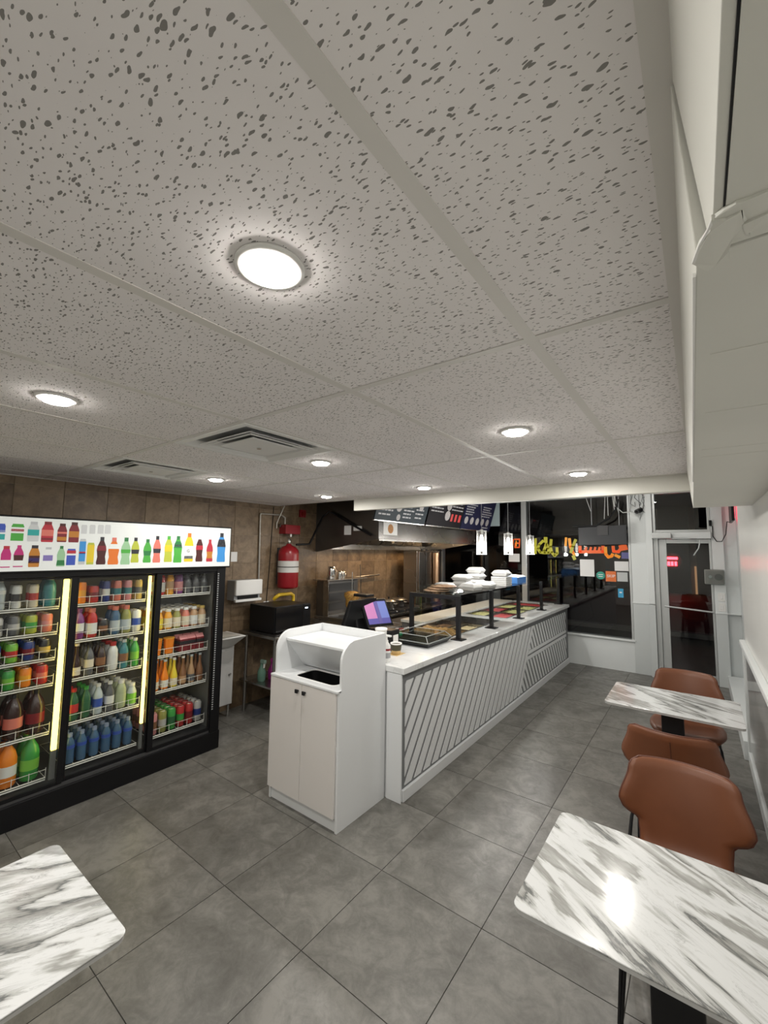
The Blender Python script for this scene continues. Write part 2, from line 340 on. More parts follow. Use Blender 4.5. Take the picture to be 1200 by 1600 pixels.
def flake(pxs, zlo, zhi, nm, M_, curl=0.0):
    p = [onz(x, y, zlo) for x, y in pxs]; n = len(p); b = MB()
    b.add([(q.x, q.y, zlo-curl*math.sin(i*1.9)**2) for i, q in enumerate(p)]+[(q.x, q.y, zhi) for q in p], [tuple(range(n)), tuple(range(2*n-1, n-1, -1))]+[(i, (i+1)%n, n+(i+1)%n, n+i) for i in range(n)]); return b.build(nm, M_, so)
flake([(1131,329),(1150,316),(1174,309),(1205,296),(1205,340),(1176,362),(1162,352),(1160,326),(1138,345),(1118,352),(1112,345)], 2.0955, 2.0999, 'torn_drywall', SOFFIT, .002)
flake([(1112,345),(1135,342),(1158,330),(1163,352),(1172,366),(1145,372),(1138,392),(1140,406),(1118,414),(1105,422),(1082,413),(1093,384),(1109,362)], 2.0938, 2.0999, 'torn_drywall', SOFFIT, .002)
flake([(1160,352),(1205,330),(1205,344),(1180,358),(1165,366)], 2.0925, 2.0958, 'torn_drywall', SOFFIT, .001)
flake([(1111,345),(1113,352),(1096,383),(1086,412),(1081,413),(1092,383),(1106,358)], 2.0925, 2.0945, 'torn_paper_edge', WHITE2)
b = MB(); b.hexa([(bx(.58)-.003,.58,2.0988),(bx(.58),.58,2.0988),(bx(2.3),2.3,2.0988),(bx(2.3)-.003,2.3,2.0988)], [(bx(.58)-.003,.58,2.104),(bx(.58),.58,2.104),(bx(2.3),2.3,2.104),(bx(2.3)-.003,2.3,2.104)]); b.build('corner_bead', WHITE2, so)
for y in (.83, 1.18, 1.6, 1.72): part(so, 'taped_seam', SOFFIT, (bx(y)+.02, y, 2.0992, XR, y+.012, 2.1))
# ---- window wall
ww = struct('wall_far', 'white street-side wall with windows, columns and entrance door')
TH = YW+.12
part(ww, 'lower_wall', COLW, (XL, YW, 0, -.83, TH, .455)); part(ww, 'header_wall', COLW, (XL, YW, 2.70, .42, TH, ZU))
part(ww, 'corner_wall', DARK, (XL, YW, .455, -4.12, TH, 2.70))
part(ww, 'column', COLW, (-.83, YW-.012, 1.04, -.62, TH, 2.70), bevel=.004); part(ww, 'column', COLW, (-.62, YW-.075, 1.04, -.54, TH, 2.70), bevel=.004)
part(ww, 'column_base', COLG, (-.83, YW-.012, 0, -.62, TH, 1.03), bevel=.003); part(ww, 'column_base', COLG, (-.62, YW-.075, 0, -.54, TH, 1.03), bevel=.003)
part(ww, 'column_cap', COLW, (-.835, YW-.022, 1.03, -.535, TH, 1.045))
part(ww, 'column', COLW, (.145, YW-.02, .98, .275, TH, 2.70), bevel=.003); part(ww, 'column_base', COLG, (.145, YW-.02, 0, .275, TH, .975), bevel=.003)
part(ww, 'recess_column', COLW, (.276, YW+.03, .98, .419, TH, 2.70)); part(ww, 'recess_base', COLG, (.276, YW+.03, .0, .419, TH, .975)); part(ww, 'column_cap', COLW, (.143, YW-.028, .973, .419, YW+.03, .985))
def window(n, x0, x1, z0, z1, label, fr=.03):
    w = struct('window_%d' % n, label)
    part(w, 'window_frame', ALU, (x0, YW-.01, z0, x0+fr, TH, z1), (x1-fr, YW-.01, z0, x1, TH, z1), (x0+fr, YW-.01, z0, x1-fr, TH, z0+fr), (x0+fr, YW-.01, z1-fr, x1-fr, TH, z1), bevel=.003)
    part(w, 'pane', WGLASS, (x0+fr-.003, YW+.02, z0+fr-.003, x1-fr+.003, YW+.028, z1-fr+.003)); return w
window(1, -4.12, -2.455, .455, 2.70, 'dark street window at the kitchen end'); w2 = window(2, -2.452, -.832, .455, 2.70, 'large dark street window with painted lettering beside the counter')
part(w2, 'window_sill', COLW, (-2.4, YW-.03, .455, -.815, YW-.01, .485), bevel=.003)
part(w2, 'mullion', ALU, (-2.50, YW-.035, .46, -2.41, YW-.011, 2.70), bevel=.004)
window(3, -.538, .143, 2.09, 2.70, 'transom window over the entrance door', .035)
d = struct('door_1', 'glazed aluminium entrance door with push bar')
part(d, 'door_jamb', ALU, (-.538, YW-.02, 0, -.478, TH, 2.088), bevel=.003); part(d, 'door_head', COLW, (-.56, YW-.06, 1.995, .143, TH-.02, 2.088), bevel=.004)
part(d, 'door_stile', ALU, (-.476, YW+.01, .01, -.378, YW+.055, 1.99), bevel=.004); part(d, 'door_stile', ALU, (.116, YW+.01, .01, .143, YW+.055, 1.99), bevel=.003)
part(d, 'door_rail', ALU, (-.377, YW+.01, 1.93, .115, YW+.055, 1.99), bevel=.003); part(d, 'door_rail', ALU, (-.377, YW+.01, .01, .115, YW+.055, .12), bevel=.003)
part(d, 'pane', WGLASS, (-.38, YW+.03, .11, .118, YW+.037, 1.935))
MB().cyl((-.43, YW-.02, 1.02), (.125, YW-.02, .985), .013, n=10).build('push_bar', ALU, d)
part(d, 'door_closer', ALU, (-.55, YW-.13, 2.0, -.31, YW-.062, 2.075), bevel=.006)
b = MB().tube([(-.3,YW-.09,2.0),(-.15,YW-.2,1.99),(-.02,YW-.06,1.965)], .01, 6); b.tube([(.02,YW-.09,1.97),(-.0,YW-.11,1.86),(-.06,YW-.1,1.76)], .009, 6); b.build('closer_arm', ALU, d)
# ---- outside
ex = MB().box(-30, YW+.13, -.3, 30, 40, -.13).build('ground_outside', mat('asphalt', (.05,.048,.046), .7), kind='structure'); ex['label'] = 'dark street pavement outside'; ex['category'] = 'ground'
kb = MB().box(-30, 12.0, -.13, 30, 12.25, -.02).build('kerb_outside', mat('concrete', (.25,.24,.23), .8), kind='structure'); kb['label'] = 'pale concrete kerb along the street'; kb['category'] = 'kerb'
bd = thing('shop_building', 'dim building across the street with red lit sign', 'building', (-2.5, 25, -.13))
part(bd, 'wall', mat('dark_brick', (.08,.055,.045), .8), (-14, 25, -.13, 9, 27, 7)); part(bd, 'pilaster', mat('pale_stone', (.3,.2,.14), .8), (-1.9, 24.8, -.13, -1.6, 25, 4), (-.35, 24.8, -.13, -.1, 25, 4))
for x in (-10, -7, -4, 2, 5): 
    w = part(bd, 'shop_window', DARK, (x, 24.93, .5, x+2, 25, 2.8)); part(bd, 'lintel', mat('pale_stone'), (x-.1, 24.9, 2.8, x+2.1, 25, 3.0))
NEON = mat('red_neon', (.6,.02,.02), .4, emit=(1,.02,.03), es=22)
MB().cyl((-1.05,24.6,1.45), (-1.05,24.75,1.45), .38, n=20).build('sign_disc', mat('sign_black', (.02,.01,.01), .6), bd)
part(bd, 'sign_letters', NEON, (-1.27,24.55,1.5,-.83,24.6,1.62), (-1.25,24.55,1.2,-1.13,24.6,1.4), (-1.1,24.55,1.2,-1.0,24.6,1.4), (-.96,24.55,1.2,-.86,24.6,1.4))
part(bd, 'lit_strip', mat('warm_strip', (.9,.6,.3), .5, emit=(1,.55,.25), es=.35), (-.2,24.7,-.1,-.12,24.75,1.2))
# ================================================================ ceiling fixtures
LENS = mat('lamp_lens', (1,1,1), .4, emit=(1,.95,.88), es=75)
DLAB = {(-.637,-.82): 'round ceiling downlight behind the seating near the side wall', (-1.865,-.82): 'round ceiling downlight behind the seating in the middle row', (-3.03,-.82): 'round ceiling downlight behind the seating towards the cooler',
 (-.637,.475): 'round ceiling downlight above the big marble tables, beside the wide ceiling tee', (-1.865,.475): 'round ceiling downlight directly in front of the drinks cooler header', (-.637,1.825): 'round ceiling downlight midway above the aisle beside the slatted counter', (-1.865,1.825): 'round ceiling downlight at the edge of the air diffuser nearest the aisle',
 (-3.03,1.825): 'round ceiling downlight beside the diffuser by the cooler', (-.637,3.058): 'round ceiling downlight next to the fascia on the aisle side', (-1.865,3.058): 'round ceiling downlight next to the fascia above the waste cabinet', (-3.03,3.058): 'round ceiling downlight next to the fascia end near the fire cylinder'}
def downlight(x, y, first=[None], z=None):
    z = ZC if z is None else z
    if first[0] is None:
        t = thing('downlight', 'round white recessed downlight glowing in the ceiling board', 'light', (0,0,ZC), group='recessed downlights in the low ceiling')
        MB().lathe([(.047,0),(.066,0),(.066,-.004),(.06,-.007),(.05,-.008),(.047,-.004)], n=32).build('trim_ring', WHITE2, t, local=True)
        MB().lathe([(.048,-.001),(.048,-.010),(.042,-.016),(.016,-.020)], n=32).build('lens', LENS, t, local=True)
        first[0] = t
    else: t = copy_tree(first[0])
    t.location = (x, y, z); t['label'] = DLAB[(x, y)]
    L = bpy.data.lights.new('downlight_lamp', 'AREA'); L.shape = 'DISK'; L.size = .09; L.energy = LAMP_W; L.color = (1,.965,.905)
    o = bpy.data.objects.new('downlight_lamp', L); COL.objects.link(o); o.location = (x, y, z-.022)
for y in (-.82, .475, 1.825, 3.058):
    for x in (-.637, -1.865, -3.03): 
        if y == .475 and x < -3: continue
        downlight(x, y)
DLAB[(-.72, 4.6)] = 'round downlight in the higher ceiling above the table between two chairs'; DLAB[(-.72, 6.2)] = 'round downlight in the higher ceiling before the entrance door'
for y in (4.6, 6.2): downlight(-.72, y, z=ZU)
VD = mat('vent_plenum_grey', (.34,.35,.36), .7); VW = mat('vent_enamel', (.8,.8,.79), .45)  # plain grey for the plenum sheet, white enamel for frame and cones
def diffuser(x0, label):
    t = thing('ceiling_diffuser', label, 'vent', (x0+.305, 1.35, ZC))
    def ring(a0, a1, z0, z1, nm):   # square funnel ring from half size a0 at z0 to a1 at z1
        b = MB(); q = lambda a, z: [(-a,-a,z),(a,-a,z),(a,a,z),(-a,a,z)]
        v = q(a0, z0)+q(a1, z1)+q(a0, z0+.004)+q(a1, z1+.004)
        f = []
        for i in range(4):
            j = (i+1) % 4; f += [(i,j,4+j,4+i),(8+i,8+j,12+j,12+i),(i,j,8+j,8+i),(4+i,4+j,12+j,12+i)]
        b.add(v, f); return b.build(nm, VW, t, local=True)
    MB().box(-.30,-.30,.022,.30,.30,.028).build('plenum', VD, t, local=True)
    b = MB(); b.box(-.30,-.30,-.006,.30,-.27,.0); b.box(-.30,.27,-.006,.30,.30,.0); b.box(-.30,-.27,-.006,-.27,.27,0); b.box(.27,-.27,-.006,.30,.27,0); b.build('outer_frame', VW, t, local=True, bevel=.002)
    ring(.27, .235, -.004, .018, 'cone'); ring(.215, .16, -.008, .016, 'cone'); ring(.185,.18,-.010,-.004,'cone')
    MB().box(-.14,-.14,-.010,.14,.14,-.002).build('centre_plate', VW, t, local=True, bevel=.003)
    MB().cyl((0,0,-.016),(0,0,-.010),.012,n=12).build('screw_cap', CHROME, t, local=True)
diffuser(-2.15, 'square ceiling air diffuser with dark inner cones in line with the counter bin')
diffuser(-3.37, 'square ceiling air diffuser nearest the drinks cooler header')
# ================================================================ drinks cooler
FX, FB, FY0, FY1 = -3.52, -4.22, .42, 2.265
fr = thing('drinks_cooler', 'black three-door sliding glass drinks cooler with lit picture header', 'cooler', (-3.87, 1.34, 0))
LINER = mat('cooler_liner', (.2,.2,.19), .4)
part(fr, 'back_panel', LINER, (FB, FY0, .1, FB+.03, FY1, 1.6)); part(fr, 'side_panel', BLACK, (FB, FY0, 0, FX-.06, FY0+.04, 1.6)); part(fr, 'side_panel', BLACK, (FB, FY1-.04, 0, FX-.06, FY1, 1.6), bevel=.004)
part(fr, 'side_liner', LINER, (FB+.03, FY1-.05, .17, FX-.09, FY1-.041, 1.58)); part(fr, 'side_liner', LINER, (FB+.03, FY0+.041, .17, FX-.09, FY0+.05, 1.58))
part(fr, 'top_panel', BLACK, (FB, FY0, 1.6, FX-.07, FY1, 1.70)); part(fr, 'floor_liner', DARK, (FB+.03, FY0+.05, .15, FX-.07, FY1-.05, .17))
part(fr, 'base', BLACK, (FB, FY0+.04, .02, FX-.03, FY1-.04, .15), (FX-.06, FY0-.01, 0, FX, FY1+.01, .155), bevel=.006)
part(fr, 'track', DARK, (FX-.06, FY0, .155, FX-.015, FY1, .172)); part(fr, 'front_post', BLACK, (FX-.06, FY1-.085, .155, FX, FY1, 1.60), bevel=.004); part(fr, 'front_post', BLACK, (FX-.06, FY0, .155, FX, FY0+.07, 1.60), bevel=.004)
part(fr, 'top_rail', BLACK, (FX-.06, FY0, 1.565, FX-.005, FY1, 1.605), bevel=.003)
g = MB()
for k in range(62): g.box(FX, FY1-.079, .35+k*.0195, FX+.0015, FY1-.066, .35+k*.0195+.009)
g.build('rack_slots', GREYP, fr)
DOORS = [(FY0+.07, 1.085), (1.085, 1.655), (1.655, FY1-.085)]; MUL = [1.10, 1.665]
for k, (y0, y1) in enumerate(DOORS):
    xo = FX-.012 if k != 1 else FX-.034
    st = .042
    d = part(fr, 'sliding_door', BLACK, (xo-.018, y0+(-.0 if k else 0), .175, xo, y0+st, 1.563), (xo-.018, y1-.012, .175, xo, y1+(.02 if k < 2 else 0), 1.563), (xo-.018, y0+st, .175, xo, y1-.012, .2), (xo-.018, y0+st, 1.55, xo, y1-.012, 1.563), bevel=.002)
    part(d, 'pane', GLASS, (xo-.011, y0+st-.002, .198, xo-.007, y1-.01, 1.552))
TUBE = mat('cooler_tube', (1,.9,.6), .4, emit=(1,.8,.16), es=4.0)
for y, e in ((1.062, .016), (1.628, .010)):
    MB().box(FX-.085, y-e, .39, FX-.06, y+e, 1.545).build('light_tube', TUBE, fr, bevel=.005)
    part(fr, 'tube_mount', LINER, (FX-.085, y-e, .2, FX-.066, y+e, .388))
SHELVES = [(.50, 1.035, [1.36,1.185,1.01,.837,.515,.217]), (1.14, 1.612, [1.36,1.105,.835,.535,.243]), (1.71, 2.175, [1.377,1.087,.88,.596,.246])]
SXF, SXB = FX-.10, FB+.05
for k, (y0, y1, zs) in enumerate(SHELVES):
    for q, z in enumerate(zs):
        b = MB(); n = 9
        for i in range(n): y = y0+(y1-y0)*i/(n-1); b.cyl((SXF, y, z-.004), (SXB, y, z-.004), .002, n=5)
        for x in (SXB, (SXB+SXF)/2): b.cyl((x, y0, z-.008), (x, y1, z-.008), .003, n=5)
        b.cyl((SXF, y0, z-.004), (SXF, y1, z-.004), .0045, n=6); b.cyl((SXF, y0, z-.018), (SXF, y1, z-.018), .0045, n=6)
        s = b.build('wire_shelf', WIRE, fr)
        if k == 1 and q == 4: continue
        b = MB(); hh = .055; nf = 6 if k else 6
        for i in range(nf+1): y = y0+(y1-y0)*i/nf; b.cyl((SXF+.002, y, z-.01), (SXF+.002, y, z+hh+(.006 if i in (0, nf) else 0)), .0022, n=5)
        b.cyl((SXF+.002, y0, z+hh-.006), (SXF+.002, y1, z+hh-.006), .0018, n=5); b.build('front_guard', WIRE, s)
# header sign
SY0, SY1, SZ0, SZ1, SX = FY0-.02, 2.30, 1.605, 1.972, FX+.015
part(fr, 'header_box', BLACK, (FX-.07, SY0, SZ0-.005, SX-.004, SY1, SZ1), bevel=.004)
def glow(nm, c, s=.2): return mat('print_'+nm, tuple(x*.8 for x in c), .4, emit=c, es=s)
hd = part(fr, 'header_panel', glow('white', (.8,.83,.8), .3), (SX-.004, SY0+.012, SZ0+.008, SX, SY1-.012, SZ1-.012), label='white lit panel printed with bottles and cans')
SHAPES = {'can': [(.5,0),(.5,.86),(.42,.96),(.42,1)], 'bottle': [(.46,0),(.5,.05),(.44,.3),(.5,.55),(.42,.7),(.2,.88),(.2,1)], 'jar': [(.46,0),(.5,.06),(.5,.62),(.36,.8),(.3,.86),(.3,1)], 'slim': [(.46,0),(.46,.9),(.36,1)], 'coke': [(.46,0),(.5,.08),(.4,.28),(.5,.52),(.44,.66),(.2,.86),(.2,1)]}
def prt(px, y0, y1, w, shape, bands, cap=None):
    c = onx(px, (y0+y1)/2, SX); top = onx(px, y0, SX).z; bot = onx(px, y1, SX).z; a = onx(px-w/2, y1, SX).y; e = onx(px+w/2, y1, SX).y; hw = (e-a); yc = (a+e)/2
    prof = SHAPES[shape]; H = top-bot
    def width(t):
        for (w0, t0), (w1, t1) in zip(prof, prof[1:]):
            if t0 <= t <= t1: return w0+(w1-w0)*(t-t0)/max(t1-t0, 1e-6)
        return prof[-1][0]
    root = None
    full = list(bands)
    if cap: full.append((.86, 1.0, cap))
    for (t0, t1, c_) in full:
        ts = [t0]+[t for _, t in prof if t0 < t < t1]+[t1]; L = [(yc-width(t)*hw, bot+t*H) for t in ts]; R = [(yc+width(t)*hw, bot+t*H) for t in ts]
        zz = .001 if root is None else .0016
        nm = 'printed_drink' if root is None else 'print_band'
        o = MB().prism(L+R[::-1], 'x', SX, SX+zz).build(nm, glow(c_, PC[c_]), hd if root is None else root)
        if root is None: root = o
PC = dict(blue=(.05,.1,.5), teal=(.03,.4,.38), green=(.08,.42,.06), lgreen=(.35,.6,.35), dgreen=(.03,.2,.06), red=(.5,.03,.05), dred=(.22,.02,.03), magenta=(.55,.03,.2), orange=(.8,.2,.03), amber=(.55,.22,.03), white=(.8,.8,.8), grey=(.55,.57,.58), pale=(.66,.68,.68), purple=(.25,.2,.5), yellow=(.8,.6,.03), ygreen=(.5,.55,.06), cola=(.07,.015,.015), pink=(.75,.2,.15), sky=(.05,.3,.7), black=(.03,.03,.04), cyan=(.3,.55,.55))
F_ = lambda c: [(0,1,c)]
prt(-1,818,843,16,'can',[(0,.45,'teal'),(.45,1,'blue'),(.35,.6,'white')]); prt(26,818.5,845,20,'can',[(0,1,'green'),(.45,.8,'white'),(.55,.7,'red')]); prt(51,815,846,18,'jar',[(0,1,'pale'),(.3,.6,'teal')],'grey'); prt(73,815,847,19,'jar',[(0,1,'red'),(.3,.6,'pink'),(.1,.2,'dred')],'dred'); prt(96,818,847,15,'jar',[(0,1,'dred'),(.08,.28,'amber'),(.45,.55,'pink')],'cola'); prt(114.5,816,847.5,16,'jar',[(0,1,'dred'),(.25,.55,'amber')],'cola')
for x in (131,144,157,168): prt(x,820,834,9,'can',F_('pale'))
prt(7.5,853,887,16,'jar',[(0,1,'magenta'),(.05,.35,'white')],'red'); prt(27.5,852,886,16,'bottle',[(0,1,'magenta'),(.05,.3,'white'),(.3,.55,'cola')]); prt(52,852,886,17,'jar',[(0,1,'amber'),(.18,.52,'cola'),(.25,.42,'purple')],'black'); prt(74,855,880,15,'jar',[(0,1,'white'),(.15,.5,'purple')],'grey'); prt(94,853,885,13,'bottle',[(0,1,'lgreen'),(.05,.3,'dgreen')],'dgreen'); prt(110,857.5,883,14,'can',[(0,1,'blue'),(.7,.9,'red'),(.6,.72,'white')])
prt(127,842,882,11,'slim',[(0,1,'grey'),(.5,.9,'sky'),(.12,.45,'sky'),(.42,.5,'red')]); prt(140,848,882,12,'slim',[(0,1,'ygreen'),(.1,.9,'yellow')]); prt(157,839,882,15,'coke',[(0,1,'cola'),(.5,.68,'dred')],'black'); prt(176,840,882,17,'coke',[(0,1,'orange'),(.58,.76,'white')],'pink'); prt(195,840,882,15,'coke',[(0,1,'lgreen'),(.42,.56,'green')],'dgreen'); prt(210,840,879,12.5,'coke',[(0,1,'ygreen'),(.35,.52,'black')],'black'); prt(229,842.5,879,12.5,'coke',[(0,1,'green'),(.3,.5,'dgreen')],'dgreen'); prt(244,837.5,879,12,'coke',[(0,1,'pink'),(.36,.52,'black')],'black'); prt(262,837.5,878,12.5,'bottle',[(0,1,'ygreen'),(.4,.65,'yellow')],'green'); prt(276.7,837.5,879,13,'bottle',[(0,1,'green'),(.55,.8,'dgreen'),(.6,.68,'white')],'dgreen')
prt(294,833,877.5,14,'bottle',[(0,1,'yellow'),(.1,.55,'white'),(.1,.2,'black')],'orange'); prt(310.5,837,877.5,11,'coke',[(0,1,'cola'),(.45,.62,'red')],'white'); prt(326.7,843,877.5,10,'coke',[(0,1,'red'),(.15,.45,'amber')],'red'); prt(344.7,833,878,13,'bottle',[(0,1,'sky'),(.52,.78,'black'),(.6,.72,'white')],'black')
q = onx(294, 861, SX); text('G', .034, mat('print_ink', (.02,.02,.02), .5), hd, (SX+.0018, q.y, q.z), (PI/2, 0, PI/2))
# ---- drinks
DC = dict(clear=(.5,.55,.56), cream=(.75,.66,.5), teal=(.04,.22,.25), coral=(.7,.2,.14), ygreen=(.4,.45,.05), silver=(.5,.48,.46), navy=(.02,.04,.2), blue=(.04,.09,.4), black=(.02,.018,.02), gold=(.6,.42,.12), red=(.5,.03,.03), dred=(.2,.015,.02), green=(.05,.33,.06), lime=(.2,.5,.06), orange=(.85,.24,.02), cola=(.035,.012,.01), white=(.75,.74,.7), purple=(.2,.05,.2), amber=(.8,.36,.03), yellow=(.8,.62,.05), brown=(.25,.11,.05), tan=(.5,.3,.16), pink=(.7,.28,.28), water=(.05,.12,.22), dgreen=(.03,.12,.05), olive=(.3,.3,.08), pale=(.45,.5,.3), grey=(.12,.12,.125), bluecap=(.3,.36,.5))
def dm(c, liquid=False): return mat(('drink_' if not liquid else 'liquid_')+c, DC[c], .22 if liquid else .35, coat=.4 if liquid else .1)
TOP = mat('can_top', (.6,.58,.54), .25, .9)
# kind: radius, height, body profile (r,z fractions), label z-range, cap z-range/r
KIND = {
 'can': (.033, .122, [(.8,0),(1,.06),(1,.88),(.82,.97),(.8,1)], None, None),
 'tallcan': (.033, .168, [(.8,0),(1,.05),(1,.9),(.82,.975),(.8,1)], None, None),
 'slimcan': (.027, .155, [(.8,0),(1,.05),(1,.9),(.82,.975),(.8,1)], None, None),
 'bottle': (.033, .215, [(.85,0),(1,.05),(.93,.25),(1,.45),(1,.6),(.8,.72),(.42,.86),(.42,.93)], (.25,.52,1.01), (.9,1,.5)),
 'wide': (.038, .21, [(.85,0),(1,.05),(1,.55),(.95,.6),(.97,.68),(.7,.8),(.52,.86),(.52,.9)], (.12,.5,1.012), (.86,1,.6)),
 'litre': (.052, .28, [(.85,0),(1,.04),(1,.5),(.98,.62),(.75,.76),(.32,.9),(.32,.94)], (.24,.48,1.01), (.91,1,.36)),
 'jar': (.035, .165, [(.9,0),(1,.04),(1,.6),(.72,.76),(.6,.84),(.6,.9)], (.08,.55,1.012), (.87,1,.68)),
 'glass': (.031, .235, [(.9,0),(1,.03),(1,.38),(.8,.48),(.4,.68),(.36,.94)], (.06,.3,1.012), (.93,1,.46)),
 'water': (.032, .2, [(.88,0),(1,.05),(.95,.3),(1,.55),(.95,.68),(.5,.86),(.44,.9)], (.5,.62,1.02), (.88,1,.48)),
 'cup': (.044, .125, [(.78,0),(1,1)], None, (.97,1.03,1.04)),
}
KN = {'can': 'drink_can', 'tallcan': 'tall_drink_can', 'slimcan': 'slim_drink_can', 'bottle': 'soda_bottle', 'wide': 'juice_bottle', 'litre': 'large_soda_bottle', 'jar': 'juice_jar', 'glass': 'glass_soda_bottle', 'water': 'water_bottle', 'cup': 'juice_cup', 'carton': 'drink_carton'}
PROTO = {}
def drink(kind, body, lab, cap, x, y, z, label, cat, group, sc=1.0):
    key = (kind, body, lab, cap)
    if key not in PROTO:
        M0 = {}
        if kind == 'carton':
            M0['body'] = MB().box(-.032,-.035,0,.032,.035,.1).mesh('body', dm(body)); M0['top_fold'] = MB().prism([(-.032,.1),(.032,.1),(.004,.128),(-.004,.128)], 'y', -.035, .035).mesh('top_fold', dm(cap)); M0['label'] = MB().box(-.0325,-.0355,.055,.0325,.0355,.085).mesh('label', dm(lab))
        else:
            r, h, pf, lb, cp = KIND[kind]; can = 'can' in kind; liq = kind in ('bottle','glass','jar','wide','litre','water','cup')
            M0['body'] = MB().lathe([(a*r, t*h) for a, t in pf], n=14).mesh('body', dm(body, liq))
            if can:
                M0['lid'] = MB().lathe([(.80*r, h*.985),(.82*r, h+.0015),(.74*r, h+.0015),(.72*r, h-.0005)], n=14).mesh('lid', TOP)
                M0['label'] = MB().lathe([(1.008*r, h*.3),(1.008*r, h*.62)], n=14).mesh('label', dm(lab))
            else:
                if lb: M0['label'] = MB().lathe([(lb[2]*r, lb[0]*h),(lb[2]*r, lb[1]*h)], n=14).mesh('label', dm(lab))
                if cp: M0['cap'] = MB().lathe([(cp[2]*r, cp[0]*h),(cp[2]*r, cp[1]*h)], n=12).mesh('cap', dm(cap))
        PROTO[key] = M0
    t = thing(KN[kind], label, cat, (x, y, z), random.uniform(0, 6), group); t.scale = (sc, sc, sc)
    if kind == 'carton': t.rotation_euler = (0,0,0)
    for nm, me in PROTO[key].items():
        o = bpy.data.objects.new(nm, me); COL.objects.link(o); o.parent = t
ORD = ['top', 'second', 'third', 'fourth', 'fifth', 'sixth']; DN = ['cooler door away from the sink', 'middle cooler door', 'cooler door by the sink']
def row(di, si, items, depth, y0=None, pitch=None):
    a, b_, zs = SHELVES[di]; z = zs[si]
    n = len(items); p = pitch or (b_-a)/n; s = y0 if y0 is not None else a+p/2
    for i, it in enumerate(items):
        if it is None: continue
        kind, body, lab, cap, desc = it; r = KIND[kind][0] if kind in KIND else .035
        for k in range(it[5] if len(it) > 5 else depth):
            pc = 2*r+.006
            x = SXF-.012-r-k*pc; cat = 'can' if 'can' in kind else ('carton' if kind == 'carton' else ('cup' if kind == 'cup' else 'bottle'))
            drink(kind, body, lab, cap, x, s+i*p+random.uniform(-.002,.002), z, '%s, %s shelf, %s' % (desc, ORD[si], DN[di]), cat, 'drinks in the cooler: %s, %s shelf, door %d' % (desc, ORD[si], di+1)) if True else 0
IT = lambda k, b, l, c, d, *e: (k, b, l, c, d, *e)
P1 = .0885; S1 = .72
row(0,0,[IT('water','clear','white','white','clear bottle'),IT('slimcan','white','black','white','white printed slim can'),IT('slimcan','cream','red','red','cream and red slim can'),IT('wide','teal','teal','white','teal juice bottle')],2,S1,P1)
row(0,1,[IT('can','silver','grey','','silver-grey can'),IT('can','grey','silver','','dark grey can'),IT('can','ygreen','green','','yellow-green can'),IT('can','coral','pink','','coral pink can')],3,S1,P1)
row(0,2,[IT('can','blue','white','','blue and white can'),IT('can','lime','red','','lime green can'),IT('can','navy','dred','','navy can with red band'),IT('can','black','gold','','black can with gold band')],3,S1,P1)
row(0,3,[IT('can','dred','pink','','dark red can'),IT('can','green','lime','','bright green can'),IT('can','orange','amber','','orange can'),IT('can','red','coral','','red can')],3,S1-.005,P1)
row(0,4,[IT('litre','cola','red','red','large cola bottle with red cap'),IT('litre','cola','coral','black','large cola bottle with bright red label'),IT('litre','cola','dred','black','large cola bottle with striped label')],2,.735,.117)
row(0,5,[IT('litre','orange','amber','green','large orange soda bottle with green cap'),IT('litre','orange','white','navy','large orange soda bottle with blue cap'),IT('litre','green','lime','lime','large green soda bottle')],2,.725,.117)
row(1,0,[IT('slimcan','orange','amber','','orange slim can'),IT('can','red','dred','','red can'),IT('slimcan','navy','white','','navy slim can'),IT('slimcan','coral','teal','','coral slim can with teal band'),IT('slimcan','pink','teal','','pink slim can with teal band'),IT('slimcan','gold','grey','','gold slim can')],2)
row(1,1,[IT('bottle','purple','white','purple','purple soda bottle'),IT('wide','red','white','coral','red sports bottle with orange cap'),IT('can','black','brown','','short black can'),IT('wide','water','clear','coral','blue sports bottle with orange cap'),IT('wide','olive','clear','coral','yellow-green sports bottle with orange cap'),IT('tallcan','white','blue','','tall white and blue can')],2)
row(1,2,[IT('glass','cola','cream','cream','dark glass bottle with cream label'),IT('bottle','grey','cream','black','black bottle with cream label'),IT('bottle','cola','brown','black','dark brown soda bottle'),IT('wide','white','white','red','white milk bottle with red cap'),IT('bottle','teal','brown','clear','dark teal bottle with brown label'),IT('bottle','green','lime','white','green soda bottle with white cap')],3)
row(1,3,[IT('bottle','dgreen','red','red','dark green bottle with red label'),IT('bottle','dgreen','dgreen','green','plain dark green bottle'),IT('bottle','clear','blue','white','clear bottle with blue label'),IT('bottle','grey','white','white','dark bottle with white label'),IT('wide','pale','pale','white','pale green drink bottle'),IT('jar','clear','lime','white','small clear bottle with green label')],3)
row(1,4,[IT('water','water','blue','bluecap','blue water bottle')]*6,4,1.175,.077)
row(2,0,[IT('wide','red','white','red','red juice bottle'),IT('bottle','amber','tan','amber','amber juice bottle'),IT('wide','purple','pink','purple','purple juice bottle'),IT('jar','grey','grey','black','small dark jar'),IT('jar','grey','grey','black','small dark jar'),IT('jar','grey','grey','black','small dark jar')],2)
row(2,1,[IT('jar','amber','yellow','white','orange juice jar with yellow label'),IT('jar','amber','cream','white','orange juice jar with cream label'),IT('jar','olive','cream','white','olive juice jar'),IT('jar','coral','cream','white','red juice jar'),IT('jar','tan','white','white','tan juice jar'),IT('jar','tan','cream','gold','tan juice jar with gold cap')],5)
row(2,2,[IT('cup','orange','','amber','orange juice cup'),IT('cup','orange','','amber','orange juice cup')],1,1.75,.1)
row(2,2,[IT('carton','dred','black','pink','pink and dark red juice carton')]*3,2,1.965,.074)
